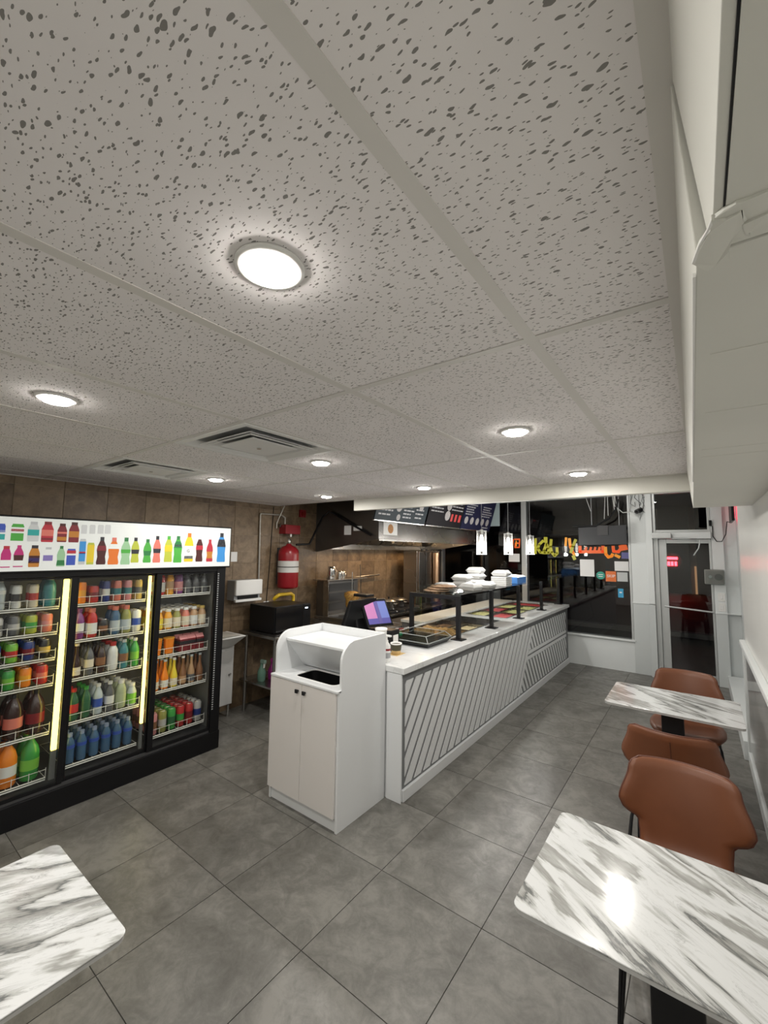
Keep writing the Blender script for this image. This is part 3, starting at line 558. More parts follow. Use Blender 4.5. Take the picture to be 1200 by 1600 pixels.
row(2,3,[IT('glass','orange','cream','clear','orange glass soda bottle'),IT('glass','orange','white','clear','orange glass soda bottle with white label'),IT('glass','yellow','cream','white','yellow glass soda bottle'),IT('glass','brown','tan','white','brown glass soda bottle'),IT('glass','tan','grey','clear','tan glass soda bottle'),IT('glass','brown','brown','clear','dark brown glass soda bottle')],3)
row(2,4,[IT('tallcan','pink','brown','','tall pink patterned can'),IT('tallcan','olive','silver','','tall olive can'),IT('tallcan','green','dgreen','','tall green can'),IT('tallcan','red','green','','tall red can with green band'),IT('tallcan','red','dred','','tall red can'),IT('tallcan','silver','navy','','tall silver can with navy band')],5)
# ================================================================ waste station cabinet
bn = thing('waste_cabinet', 'white tray-return waste cabinet with two doors and open chute', 'bin', (-2.225, 2.32, 0))
x0, x1, y0, y1 = -2.56, -1.895, 2.075, 2.575
def side_profile(ya, yb, ztop=1.165, r=.13):
    p = [(ya, .0), (yb, 0), (yb, ztop)]
    p += [(ya+.02+r-r*math.sin(a), ztop-r+r*math.cos(a)) for a in [k*PI/2/8 for k in range(9)]]
    return p+[(ya+.02, .865), (ya, .865)]
for xa, xb in ((x0, x0+.018), (x1-.018, x1)):
    MB().prism(side_profile(y0, y1), 'x', xa, xb).build('side_panel', WHITE, bn, bevel=.0015)
part(bn, 'back_panel', WHITE, (x0+.018, y1-.018, .05, x1-.018, y1, 1.165), bevel=.001)
part(bn, 'tray_shelf', WHITE, (x0+.018, y0+.10, 1.088, x1-.018, y1-.018, 1.106), bevel=.002)
MB().prism([(y0+.105, 1.088), (y0+.12, 1.088), (y0+.30, .872), (y0+.285, .872)], 'x', x0+.018, x1-.018).build('slanted_panel', WHITE, bn)
# chute deck with a rounded opening
cx, cy, hw, hh, rr = (x0+x1)/2+.04, y0+.155, .20, .105, .045
hole = []
for (sx, sy, a0) in ((1,1,0),(-1,1,PI/2),(-1,-1,PI),(1,-1,1.5*PI)):
    for k in range(5): a = a0+k*PI/8; hole.append((cx+sx*(hw-rr)+rr*math.cos(a), cy+sy*(hh-rr)+rr*math.sin(a)))
outer = []
bxs = (x0+.018, x1-.018, y0+.02, y0+.285)
for (hx, hy) in hole:
    dx, dy = hx-cx, hy-cy; t = min(((bxs[1]-cx) if dx > 0 else (bxs[0]-cx))/dx if abs(dx) > 1e-6 else 1e9, ((bxs[3]-cy) if dy > 0 else (bxs[2]-cy))/dy if abs(dy) > 1e-6 else 1e9); outer.append((cx+dx*t, cy+dy*t))
n = len(hole); b = MB()
b.add([(p[0],p[1],.868) for p in hole]+[(p[0],p[1],.868) for p in outer]+[(p[0],p[1],.852) for p in hole]+[(p[0],p[1],.852) for p in outer],
      [(i,(i+1)%n,n+(i+1)%n,n+i) for i in range(n)]+[(2*n+i,2*n+(i+1)%n,3*n+(i+1)%n,3*n+i) for i in range(n)]+[(i,(i+1)%n,2*n+(i+1)%n,2*n+i) for i in range(n)])
for cxx, cyy in ((bxs[0],bxs[2]),(bxs[1],bxs[2]),(bxs[1],bxs[3]),(bxs[0],bxs[3])):
    near = sorted(range(n), key=lambda i: (outer[i][0]-cxx)**2+(outer[i][1]-cyy)**2)[:2]
    b.add([(outer[near[0]][0],outer[near[0]][1],.868),(outer[near[1]][0],outer[near[1]][1],.868),(cxx,cyy,.868)], [(0,1,2)])
b.build('chute_deck', WHITE, bn)
lip = MB().tube([(p[0],p[1],.866) for p in hole+hole[:1]], .005, 6); lip.build('chute_rim', WHITE2, bn)
b = MB(); b.add([(p[0],p[1],.866) for p in hole]+[(cx+(p[0]-cx)*.85,cy+(p[1]-cy)*.85,.45) for p in hole], [(i,(i+1)%n,n+(i+1)%n,n+i) for i in range(n)]+[tuple(range(n,2*n))], True); b.build('bin_liner', BLACK, bn, label='black bag liner')
part(bn, 'plinth', WHITE, (x0+.018, y0+.012, 0, x1-.018, y0+.03, .085)); part(bn, 'deck_edge', WHITE, (x0+.0, y0-.02, .853, x1-.0, y0+.02, .868), bevel=.002)
xm = (x0+x1)/2
for a, c in ((x0+.001, xm-.0015), (xm+.0015, x1-.018)):
    dd = part(bn, 'door', DOORW, (a, y0-.018, .088, c, y0, .85), bevel=.0015)
    hx = xm-.035 if a < xm-.1 else xm+.035
    MB().box(hx-.012, y0-.042, .79, hx+.012, y0-.03, .815).cyl((hx, y0-.03, .803), (hx, y0-.018, .803), .006, n=10).build('handle', BLACKM, dd, bevel=.002)
# ================================================================ serving counter
CX, CY0, CY1, CB = -1.785, 2.59, YW-.008, -2.62
ct = thing('serving_counter', 'long white serving counter faced with diagonal slats', 'counter', (-2.2, 5.0, 0))
part(ct, 'front_carcass', WHITE, (CX-.03, CY0+.02, .0, CX, CY1, .882)); part(ct, 'back_carcass', WHITE, (CB, CY0+.02, .0, CB+.02, CY1, .79)); part(ct, 'bottom_board', WHITE, (CB+.02, CY0+.02, .06, CX-.03, CY1, .08)); part(ct, 'end_panel', WHITE, (CB, CY0, .0, CX+.02, CY0+.02, .884), bevel=.002)
part(ct, 'end_post', WHITE, (CX-.1, CY0-.008, 0, CX+.028, CY0, .884), bevel=.002)
part(ct, 'skirting', WHITE, (CX, CY0+.02, 0, CX+.034, CY1, .078), bevel=.002)
bk = part(ct, 'slat_backer', SLATG, (CX, CY0+.02, .078, CX+.014, CY1, .884))
part(ct, 'top_rail', SLATG, (CX+.014, CY0+.02, .828, CX+.02, CY1, .884))
SXa, SXb = CX+.014, CX+.0195
def clip(poly, a, b, c):   # keep a*y+b*z <= c
    out = []
    for i in range(len(poly)):
        p, q = poly[i], poly[(i+1) % len(poly)]; dp, dq = a*p[0]+b*p[1]-c, a*q[0]+b*q[1]-c
        if dp <= 0: out.append(p)
        if (dp < 0 < dq) or (dq < 0 < dp): t = dp/(dp-dq); out.append((p[0]+(q[0]-p[0])*t, p[1]+(q[1]-p[1])*t))
    return out
def area(p): return abs(sum(p[i][0]*p[(i+1)%len(p)][1]-p[(i+1)%len(p)][0]*p[i][1] for i in range(len(p))))/2
def slats(region, slope, pitch, wfrac, kcut=()):
    zs = [p[1] for p in region]; ys = [p[0] for p in region]
    off = [y-z/slope for y, z in region]; o = min(off)
    k = 0
    while o+k*pitch < max(off):
        a, b_ = o+k*pitch+pitch*(1-wfrac)/2, o+k*pitch+pitch*(1+wfrac)/2
        p = clip(clip(region, 1, -1/slope, b_), -1, 1/slope, -a)
        if len(p) > 2 and area(p) > .0004: MB().prism(p, 'x', SXa, SXb).build('slat', SLATW, ct)
        k += 1
ZB, ZT, YA, YZ = .098, .822, 2.648, 7.27
dl = lambda z, o=0: 4.925+o+(z-0)*.76
slats([(YA, ZB), (dl(ZB), ZB), (dl(ZT), ZT), (YA, ZT)], 1.316, .1315, .7)
MB().prism([(dl(ZB,.015), ZB), (dl(ZB,.075), ZB), (dl(ZT,.075), ZT), (dl(ZT,.015), ZT)], 'x', SXa, SXb+.004).build('slat', SLATW, ct)
slats([(dl(ZB,.1), ZB), (YZ, ZB), (YZ, .43), (dl(.43,.1), .43)], -1.5, .112, .56)
slats([(dl(.545,.1), .545), (YZ, .545), (YZ, ZT), (dl(ZT,.1), ZT)], -1.5, .112, .56)
for z0, z1 in ((.437, .475), (.5, .538)): MB().prism([(dl(z0,.1), z0), (YZ, z0), (YZ, z1), (dl(z1,.1), z1)], 'x', SXa, SXb+.002).build('slat', SLATW, ct)
wt = MB(); wt.box(-2.64, 2.579, .886, -1.735, 3.68, .93); wt.box(-2.0, 3.68, .886, -1.735, CY1, .93); wt.box(-2.64, 3.68, .886, -2.60, CY1, .93); wt.box(-2.6, 5.15, .886, -2.0, 5.32, .93); wt.box(-2.6, 7.2, .886, -2.0, CY1, .93)
tag(wt.build('countertop', QUARTZ, bevel=.003), 'white veined quartz worktop on the slatted counter', 'worktop')
cbz = MB().box(-2.98, 4.35, .9, -2.645, 7.3, .935); tag(cbz.build('cutting_board', mat('cutting_board', (.66,.64,.58), .5), bevel=.004), 'long off-white cutting board ledge behind the food wells', 'cutting board')
bk2 = MB().box(-2.97, 4.36, 0, -2.65, 7.29, .899); tag(bk2.build('prep_base', STEEL, bevel=.003), 'stainless prep base under the cutting board', 'cabinet')
# sneeze guard
sg = thing('sneeze_guard', 'glass sneeze guard on black posts along the counter', 'guard', (-2.1, 5.4, .93))
PY_ = [3.735, 4.54, 5.42, 6.40, 7.34]
for k, y in enumerate(PY_):
    p = MB().box(-1.905, y-.02, .938, -1.865, y+.02, 1.345); p = p.build('post', BLACKM, sg, bevel=.003)
    part(sg, 'base_plate', BLACKM, (-1.945, y-.055, .93, -1.825, y+.055, .939), bevel=.002)
part(sg, 'post', BLACKM, (-2.44, 3.715, .93, -2.40, 3.755, 1.345), bevel=.003)
part(sg, 'cross_bar', BLACKM, (-2.41, 3.715, 1.305, -1.90, 3.755, 1.345), bevel=.003)
for a, c in zip(PY_, PY_[1:]):
    part(sg, 'front_pane', GLASS, (-1.888, a+.022, .965, -1.882, c-.022, 1.33)); part(sg, 'glass_shelf', GLASS, (-2.42, a-.01, 1.346, -1.87, c-.012, 1.354))
part(sg, 'end_pane', GLASS, (-2.40, 3.732, .965, -1.906, 3.738, 1.303))
# ================================================================ food wells and things on the counter
def pan(name, x0, y0, x1, y1, zb, zt, label, food, hump, seed):
    t = thing(name, label, 'food pan', ((x0+x1)/2, (y0+y1)/2, zb))
    b = MB(); w = .006
    b.box(x0,y0,zb,x1,y1,zb+w); b.box(x0,y0,zb,x0+w,y1,zt); b.box(x1-w,y0,zb,x1,y1,zt); b.box(x0,y0,zb,x1,y0+w,zt); b.box(x0,y1-w,zb,x1,y1,zt)
    b.box(x0-.012,y0-.012,zt-.003,x0+w,y1+.012,zt); b.box(x1-w,y0-.012,zt-.003,x1+.012,y1+.012,zt); b.box(x0,y0-.012,zt-.003,x1,y0+w,zt); b.box(x0,y1-w,zt-.003,x1,y1+.012,zt)
    b.build('tray', STEEL, t)
    if food:
        rn = random.Random(seed); n = 16; vs = []; fs = []
        for i in range(n+1):
            for j in range(n+1):
                u, v = i/n, j/n; e = min(u, v, 1-u, 1-v); z = zb+.02+(zt-zb-.02)*.55+hump*min(1, e*5)*(.6+.6*rn.random())
                vs.append((x0+w+(x1-x0-2*w)*u, y0+w+(y1-y0-2*w)*v, z))
        for i in range(n):
            for j in range(n): fs.append((i*(n+1)+j, (i+1)*(n+1)+j, (i+1)*(n+1)+j+1, i*(n+1)+j+1))
        b = MB(); b.add(vs, fs, True); o = b.build('food_fill', food, t); o['kind'] = 'stuff'
    return t
MEAT = m_food('roast_meat', [(.1,.045,.015),(.4,.22,.06),(.62,.42,.16)], 45); SALAD = m_food('salad', [(.25,.32,.06),(.6,.6,.25),(.75,.72,.45)], 45); TOMATO = m_food('tomato', [(.28,.01,.02),(.55,.05,.06),(.6,.2,.18)], 55); DARKF = m_food('dark_stew', [(.06,.03,.015),(.2,.1,.04)], 40); RICE = m_food('rice', [(.5,.4,.2),(.75,.65,.42)], 90)
pan('steam_pan', -2.58, 3.72, -2.03, 4.24, .80, .925, 'steel steam pan heaped with browned roast pieces', MEAT, .07, 1); pan('steam_pan', -2.58, 4.27, -2.30, 4.68, .80, .925, 'steel steam pan of dark stew behind the glass', DARKF, .02, 2)
pan('steam_pan', -2.27, 4.27, -2.03, 4.68, .80, .925, 'steel steam pan of yellow rice behind the glass', RICE, .03, 3); pan('steam_pan', -2.58, 4.71, -2.03, 5.12, .80, .925, 'empty steel steam pan beside the salad wells', None, 0, 4)
k = 5
for y0, y1, f1, f2, l1, l2 in ((5.36,5.80,TOMATO,SALAD,'chopped red tomato','shredded pale lettuce'),(5.83,6.30,SALAD,TOMATO,'mixed green salad','pickled red turnip'),(6.33,6.78,SALAD,SALAD,'sliced cucumber','white onion salad')):
    pan('salad_pan', -2.29, y0, -2.03, y1, .83, .925, 'cold well pan of %s nearest the front glass' % l1, f1, .03, k); pan('salad_pan', -2.58, y0, -2.32, y1, .83, .925, 'cold well pan of %s nearest the kitchen' % l2, f2, .03, k+1); k += 2
pan('salad_pan', -2.58, 6.81, -2.03, 7.17, .83, .925, 'cold well pan of red pickles beside the window', TOMATO, .03, 20)
# foam boxes on the glass shelf
FOAM = mat('foam_white', (.6,.6,.59), .6)
def foam_box(x, y, z, rz, label, n=1, w=.2):
    t = thing('takeout_box', label, 'box', (x, y, z), rz, 'white foam takeout boxes on the glass shelf')
    def fr(a0, a1, z0, z1): return [(-a0,-a0,z0),(a0,-a0,z0),(a0,a0,z0),(-a0,a0,z0)], [(-a1,-a1,z1),(a1,-a1,z1),(a1,a1,z1),(-a1,a1,z1)]
    MB().hexa(*fr(w*.42, w*.5, 0, .03)).build('base_tray', FOAM, t, bevel=.006, local=True); MB().hexa(*fr(w*.52, w*.52, .031, .036)).build('rim', FOAM, t, local=True, bevel=.002); MB().hexa(*fr(w*.5, w*.36, .037, .072)).build('lid', FOAM, t, bevel=.008, local=True)
ZS = 1.3545
foam_box(-2.28, 4.18, ZS, .1, 'closed white foam takeout box beside the flatbread'); foam_box(-2.02, 4.30, ZS, -.1, 'closed white foam takeout box at the front glass edge')
foam_box(-2.28, 4.62, ZS, .05, 'lower white foam box in the pair by the pendant'); foam_box(-2.28, 4.62, ZS+.074, .12, 'upper white foam box in the pair by the pendant')
foam_box(-2.03, 4.72, ZS, .0, 'closed white foam box in front of the stacked pair'); foam_box(-2.30, 5.05, ZS, .1, 'bottom white foam box of the taller stack'); foam_box(-2.30, 5.05, ZS+.074, .0, 'middle white foam box of the taller stack'); foam_box(-2.30, 5.05, ZS+.148, .15, 'top white foam box of the taller stack')
for i in range(4): 
    t = foam_box(-2.02, 5.2, ZS+.0385*i, .02*i, 'white foam lid tray %s in the nested stack by the blue box' % ['at the bottom', 'second', 'third', 'on top'][i]) if i == 3 else None
b = MB()
for i in range(5): b.box(-2.12, 5.1, ZS+i*.0225, -1.92, 5.3, ZS+i*.0225+.019)
tag(b.build('foam_tray_stack', FOAM, bevel=.004), 'nested stack of square white foam trays under a lid', 'trays')
bb = thing('blue_box', 'blue cardboard box with torn open top on the glass shelf', 'box', (-2.1, 5.72, ZS)); BLUEB = mat('blue_card', (.06,.22,.6), .5)
part(bb, 'carton', BLUEB, (-2.24, 5.55, ZS, -1.94, 5.9, ZS+.085), bevel=.002)
b = MB(); b.hexa([(-2.24,5.55,ZS+.086),(-1.94,5.55,ZS+.086),(-1.94,5.9,ZS+.086),(-2.24,5.9,ZS+.086)], [(-2.2,5.6,ZS+.11),(-2.0,5.57,ZS+.12),(-1.97,5.85,ZS+.1),(-2.2,5.86,ZS+.115)]); b.build('tissue', mat('pale_blue_film', (.45,.6,.8), .4), bb)
fbk = MB()
vs = []
fbread = thing('flatbread_bag', 'brown flatbread in a clear crumpled bag at the guard end', 'bread', (-2.2, 3.9, ZS))
BREAD = m_food('flatbread', [(.2,.1,.05),(.4,.25,.15),(.5,.36,.25)], 25)
for k in range(3): MB().lathe([(.02,0),(.13,.004),(.14,.012),(.12,.02),(.03,.026)], c=(-2.22+.03*k, 3.9+.02*k, ZS+.001+k*.022), n=18).build('flatbread', BREAD, fbread)
MB().hexa([(-2.36,3.77,ZS),(-1.96,3.78,ZS),(-1.95,4.04,ZS),(-2.36,4.04,ZS)], [(-2.3,3.82,ZS+.075),(-2.05,3.82,ZS+.055),(-2.03,4.0,ZS+.05),(-2.28,4.0,ZS+.08)]).build('plastic_bag', PLASTIC_CLEAR, fbread, bevel=.012)
# platter with clear lid near the till
pl = thing('catering_platter', 'black catering platter under a clear domed lid', 'platter', (-2.125, 3.42, .93))
MB().hexa([(-2.315,3.24,.93),(-1.935,3.24,.93),(-1.935,3.6,.93),(-2.315,3.6,.93)], [(-2.345,3.2,.965),(-1.905,3.2,.965),(-1.905,3.64,.965),(-2.345,3.64,.965)]).build('tray_base', BLACK, pl, bevel=.006)
part(pl, 'tray_rim', PLASTIC_CLEAR, (-2.355,3.19,.966,-1.895,3.65,.974), bevel=.002)
MB().hexa([(-2.340,3.205,.975),(-1.910,3.205,.975),(-1.910,3.635,.975),(-2.340,3.635,.975)], [(-2.295,3.25,1.025),(-1.955,3.25,1.025),(-1.955,3.59,1.025),(-2.295,3.59,1.025)]).build('lid', PLASTIC_CLEAR, pl, bevel=.008)
part(pl, 'tape', mat('green_tape', (.03,.35,.14), .5), (-2.385,3.3,.955,-2.315,3.42,1.0), bevel=.01)
RIM = mat('clear_plastic_edge', (.45,.48,.48), .15)
for z_, e_, nm_ in ((.976, 0, 'rim_edge'), (1.024, .046, 'lid_edge')):
    MB().tube([(-2.342+e_,3.203+e_,z_),(-1.908-e_,3.203+e_,z_),(-1.908-e_,3.637-e_,z_),(-2.342+e_,3.637-e_,z_),(-2.342+e_,3.203+e_,z_)], .003, 6).build(nm_, RIM, pl)
b = MB()
for q_ in ((-2.342,3.203,1,1),(-1.908,3.203,-1,1),(-1.908,3.637,-1,-1),(-2.342,3.637,1,-1)): b.cyl((q_[0],q_[1],.976),(q_[0]+.046*q_[2],q_[1]+.046*q_[3],1.024),.003,n=6)
b.build('lid_corner_ridge', RIM, pl)
cp = thing('paper_cup', 'short brown paper cup with white rim on the worktop', 'cup', (-2.03, 2.90, .93))
MB().lathe([(.034,.0),(.04,.03)], n=20).build('kraft_base', mat('kraft', (.6,.42,.18), .6), cp, local=True); MB().lathe([(.04,.03),(.046,.075),(.046,.078)], n=20).build('sleeve', mat('cup_brown', (.05,.045,.02), .5), cp, local=True); MB().lathe([(.045,.077),(.048,.08),(.048,.088),(.044,.088),(.042,.07)], n=20).build('rim', WHITE2, cp, local=True)
tag(MB().box(-2.09,2.84,.9302,-1.98,2.97,.9312).build('napkin', mat('kraft'), None), 'kraft paper napkin under the short cup', 'napkin')
cb_ = cp.children
cp.location.z = .9316
hs = thing('sanitizer_bottle', 'white pump bottle with grey label beside the waste cabinet', 'bottle', (-1.95, 2.66, .93))
MB().lathe([(.028,0),(.03,.01),(.03,.12),(.012,.145),(.012,.16)], n=16).build('body', WHITE2, hs, local=True); MB().lathe([(.0305,.03),(.0305,.07)], n=16).build('label', GREYP, hs, local=True); MB().cyl((0,0,.16),(0,0,.19),.006,n=8).box(-.008,-.01,.188,.04,.01,.2).build('pump', WHITE2, hs, local=True)
MB().lathe([(.0305,.085),(.0305,.1)], n=16).build('band', RED, hs, local=True)
pc = thing('paper_cup_stack', 'tall white nested cup stack behind the waste cabinet', 'cups', (-2.02, 2.68, .93))
MB().lathe([(.036,0),(.044,.22)], n=20).build('cups', WHITE2, pc, local=True); MB().lathe([(.044,.22),(.048,.226),(.048,.24),(.04,.24)], n=20).build('top_rim', WHITE2, pc, local=True); MB().lathe([(.0425,.12),(.044,.16)], n=20).build('print_band', mat('cup_orange', (.7,.2,.08), .5), pc, local=True)
nb = thing('napkin_dispenser', 'black upright napkin dispenser behind the paper cup', 'dispenser', (-2.17, 2.99, .93))
part(nb, 'case', BLACK, (-2.235,2.93,.93,-2.105,3.06,1.1), bevel=.008); part(nb, 'napkins', PAPER, (-2.104,2.96,.96,-2.1,3.03,1.06))
# till and customer screen
tl = thing('till', 'black till monitor on a stand seen from behind', 'till', (-2.5, 3.05, .93), 0)
part(tl, 'foot', BLACK, (-2.62,2.92,.93,-2.42,3.2,.95), bevel=.008); MB().hexa([(-2.56,2.98,.95),(-2.48,2.98,.95),(-2.48,3.14,.95),(-2.56,3.14,.95)], [(-2.6,2.98,1.2),(-2.55,2.98,1.2),(-2.55,3.14,1.2),(-2.6,3.14,1.2)]).build('neck', BLACK, tl, bevel=.01)
MB().hexa([(-2.62,2.83,1.03),(-2.58,2.83,1.03),(-2.58,3.2,1.03),(-2.62,3.2,1.03)], [(-2.5,2.83,1.33),(-2.46,2.83,1.33),(-2.46,3.2,1.33),(-2.5,3.2,1.33)]).build('monitor', BLACK, tl, bevel=.012); part(tl, 'printer', BLACK, (-2.66,3.08,1.335,-2.5,3.2,1.36), bevel=.005)
sc_ = thing('customer_screen', 'small tilted customer display with pink and blue image', 'screen', (-2.42, 3.2, .93), 0)
rot = lambda y, z, x=0: (x, y, z)
MB().hexa([(-2.46,3.035,1.075),(-2.43,3.03,1.075),(-2.38,3.36,1.06),(-2.41,3.365,1.06)], [(-2.54,3.01,1.32),(-2.51,3.005,1.32),(-2.46,3.32,1.31),(-2.49,3.325,1.31)]).build('bezel', BLACK, sc_, bevel=.006)
def scr(u0, u1, v0, v1, d=.004):
    A, B, C_, D = Vector((-2.43,3.03,1.075)), Vector((-2.38,3.36,1.06)), Vector((-2.46,3.32,1.31)), Vector((-2.51,3.005,1.32))
    nrm = (B-A).cross(D-A).normalized(); f = lambda u, v: (A*(1-u)+B*u)*(1-v)+(D*(1-u)+C_*u)*v
    lo = [f(u0,v0), f(u1,v0), f(u1,v1), f(u0,v1)]; return MB().hexa([p+nrm*.0005 for p in lo], [p+nrm*d for p in lo])
for k, (r, c) in enumerate([((.07,.93,.1,.92), (.1,.09,.32)), ((.07,.45,.3,.92), (.5,.2,.42)), ((.55,.93,.3,.9), (.16,.2,.5)), ((.47,.6,.12,.9), (.12,.1,.3))]):
    scr(*r, d=.002+.0006*k).build('screen_image', mat('screen_%d' % k, c, .3, emit=c, es=.3), sc_)
MB().tube([(-2.37,3.15,.944),(-2.38,3.16,1.0),(-2.43,3.19,1.1)], .012, 8).build('arm', BLACK, sc_); part(sc_, 'foot', BLACK, (-2.42,3.09,.93,-2.34,3.19,.945), bevel=.004)
wb = thing('wire_basket', 'black wire basket holding sachets beside the till', 'basket', (-2.52, 3.56, .93))
b = MB()
for k in range(9):
    y = 3.44+k*.03; b.cyl((-2.61,y,.935),(-2.61,y,1.02),.0018,n=5); b.cyl((-2.44,y,.935),(-2.44,y,1.02),.0018,n=5)
for k in range(7):
    x = -2.61+k*.028; b.cyl((x,3.44,.935),(x,3.44,1.02),.0018,n=5); b.cyl((x,3.68,.935),(x,3.68,1.02),.0018,n=5); b.cyl((x,3.44,.934),(x,3.68,.934),.0018,n=5)
for z in (.935,.975,1.02): b.tube([(-2.61,3.44,z),(-2.44,3.44,z),(-2.44,3.68,z),(-2.61,3.68,z),(-2.61,3.44,z)], .0025, 5)
b.build('wire_frame', mat('basket_wire', (.25,.25,.25), .4, .6), wb)
for k in range(4): tag(MB().box(-2.58+.03*k,3.47+.04*k,.9375,-2.55+.03*k,3.53+.04*k,.985).build('sauce_sachet', [PAPER, mat('kraft'), PAPER, RED][k], bevel=.004), ['white paper sachet in the wire basket corner', 'kraft sachet in the wire basket', 'white sachet in the middle of the wire basket', 'red sauce sachet in the wire basket'][k], 'sachet')
# ================================================================ kitchen along the tiled wall
def worktable(name, label, y0, y1, x0=-4.2, x1=-3.56, z=.855, shelf=.33):
    t = thing(name, label, 'table', ((x0+x1)/2, (y0+y1)/2, 0))
    part(t, 'tabletop', STEEL, (x0,y0,z-.03,x1,y1,z), bevel=.003); part(t, 'under_shelf', STEEL, (x0+.02,y0+.02,shelf-.02,x1-.02,y1-.02,shelf), bevel=.002)
    for x in (x0+.11, x1-.04):
        for y in (y0+.03, y1-.03): MB().cyl((x,y,0),(x,y,z-.03),.018,n=10).build('leg', STEEL, t)
    return t
worktable('work_table', 'stainless work table carrying the microwave', 2.9, 3.94); worktable('work_table', 'long stainless table carrying the rotisserie grill', 3.96, 7.3, shelf=.25)
mw = thing('microwave', 'large black microwave oven on the steel table', 'microwave', (-3.93, 3.26, .855)); part(mw, 'case', BLACK, (-4.15,3.0,.86,-3.71,3.52,1.145), bevel=.006); part(mw, 'door', mat('black_gloss', (.008,.008,.009), .12), (-3.71,3.01,.87,-3.695,3.4,1.135), bevel=.003); part(mw, 'control_panel', BLACK, (-3.71,3.405,.87,-3.697,3.515,1.135), bevel=.002); part(mw, 'clock', mat('clock', (.8,.9,1), .4, emit=(.7,.85,1), es=3), (-3.697,3.43,1.09,-3.695,3.47,1.105))
for y in (3.03, 3.49): part(mw, 'foot', BLACK, (-4.1,y-.015,.855,-4.07,y+.015,.861), (-3.77,y-.015,.855,-3.74,y+.015,.861))
def spray(x, y, z, c, nm, label):
    t = thing('spray_bottle', label, 'bottle', (x, y, z)); MB().lathe([(.04,0),(.045,.02),(.045,.1),(.018,.16),(.016,.19)], n=16).build('body', mat(nm, c, .25), t, local=True); MB().box(-.015,-.015,.19,.06,.015,.225).build('trigger_head', mat(nm+'_head', (.5,.03,.3) if 'mag' in nm else (.2,.3,.25), .4), t, local=True, bevel=.004); MB().hexa([(.03,-.008,.14),(.04,-.008,.14),(.04,.008,.14),(.03,.008,.14)],[(.035,-.008,.19),(.05,-.008,.19),(.05,.008,.19),(.035,.008,.19)]).build('trigger', WHITE2, t, local=True)
spray(-3.88, 3.13, .33, (.2,.015,.13), 'magenta_cleaner', 'magenta cleaner spray bottle on the table under-shelf'); spray(-3.92, 3.02, .33, (.1,.2,.15), 'green_cleaner', 'dull green spray bottle beside the magenta one')
# vanity sink
vs_ = thing('wall_sink', 'small white vanity sink with cabinet and thin legs', 'sink', (-4.1, 2.55, 0))
VAN = mat('vanity_grey', (.5,.5,.49), .4)
part(vs_, 'cabinet', VAN, (-4.235,2.33,.13,-4.06,2.755,.74), bevel=.003); part(vs_, 'door', VAN, (-4.06,2.35,.14,-4.042,2.735,.70), bevel=.003); MB().lathe([(.004,0),(.012,.006),(.012,.014),(.003,.018)], n=12).build('knob', CHROME, vs_)
kn = [c for c in vs_.children if c.name.startswith('knob')][0]; kn.rotation_euler = (0, PI/2, 0); kn.location = Vector((-4.042,2.70,.45))-ROOT[vs_.name]
kn.data.transform(Matrix.Translation(ROOT[vs_.name]))
for y in (2.36, 2.73): MB().cyl((-4.09,y,0),(-4.09,y,.13),.014,n=10).build('leg', CHROME, vs_)
b = MB(); A = [(-4.235,2.32,.74),(-4.02,2.36,.74),(-4.02,2.72,.74),(-4.235,2.765,.74)]; B = [(-4.235,2.3,.862),(-3.86,2.3,.862),(-3.86,2.78,.862),(-4.235,2.78,.862)]; b.hexa(A, B); b.build('basin', WHITE2, vs_, bevel=.015)
MB().hexa([(-4.17,2.42,.8625),(-3.95,2.42,.8625),(-3.95,2.7,.8625),(-4.17,2.7,.8625)], [(-4.19,2.38,.868),(-3.9,2.36,.868),(-3.9,2.73,.868),(-4.19,2.72,.868)]).build('bowl_rim', mat('basin_inner', (.6,.58,.52), .2), vs_, bevel=.003)
MB().tube([(-4.2,2.55,.862),(-4.2,2.55,.98),(-4.15,2.55,1.0),(-4.08,2.55,.97)], .011, 8).build('tap', CHROME, vs_)
# wall items
td = thing('towel_dispenser', 'white paper towel dispenser on the brown tiled wall', 'dispenser', (-4.16, 2.92, 1.18))
part(td, 'side_body', GREYP, (-4.25,2.76,1.2,-4.11,3.10,1.42), bevel=.006); part(td, 'cover', WHITE2, (-4.11,2.755,1.255,-4.07,3.105,1.425), bevel=.012); part(td, 'mouth', BLACK, (-4.105,2.8,1.215,-4.09,3.06,1.254)); part(td, 'lower_lip', WHITE2, (-4.11,2.76,1.185,-4.075,3.1,1.212), bevel=.004)
tag(MB().box(-4.25,2.79,1.625,-4.247,2.87,1.735).build('notice_sheet', PAPER), 'small white notice sheet on the wall beside the cooler header', 'notice')
ft = thing('fire_suppression_tank', 'red fire suppression cylinder with white label bands on the wall', 'extinguisher', (-4.1, 3.5, 1.29))
MB().lathe([(.09,0),(.12,.012),(.127,.03),(.127,.42),(.12,.47),(.08,.515),(.035,.53),(.03,.55)], n=28).build('cylinder', RED, ft, local=True); MB().lathe([(.1285,.2),(.1285,.34)], n=28).build('label', mat('label_grey', (.6,.6,.58), .5), ft, local=True); MB().lathe([(.13,.262),(.13,.272)], n=28).build('strap', BLACK, ft, local=True); MB().lathe([(.02,.55),(.025,.56),(.025,.6),(.01,.62)], n=12).build('valve', CHROME, ft, local=True); MB().box(-.149,-.06,.05,-.125,.06,.5).build('bracket', DARK, ft, local=True)
cb = thing('control_box', 'red fire suppression control box above the cylinder', 'control box', (-4.17, 3.58, 1.96)); part(cb, 'case', RED, (-4.25,3.46,1.965,-4.12,3.7,2.08), bevel=.005); MB().cyl((-4.17,3.585,1.93),(-4.17,3.585,1.966),.02,n=10).build('gland', CHROME, cb); part(cb, 'bracket', STEEL, (-4.24,3.43,2.05,-4.2,3.449,2.09))
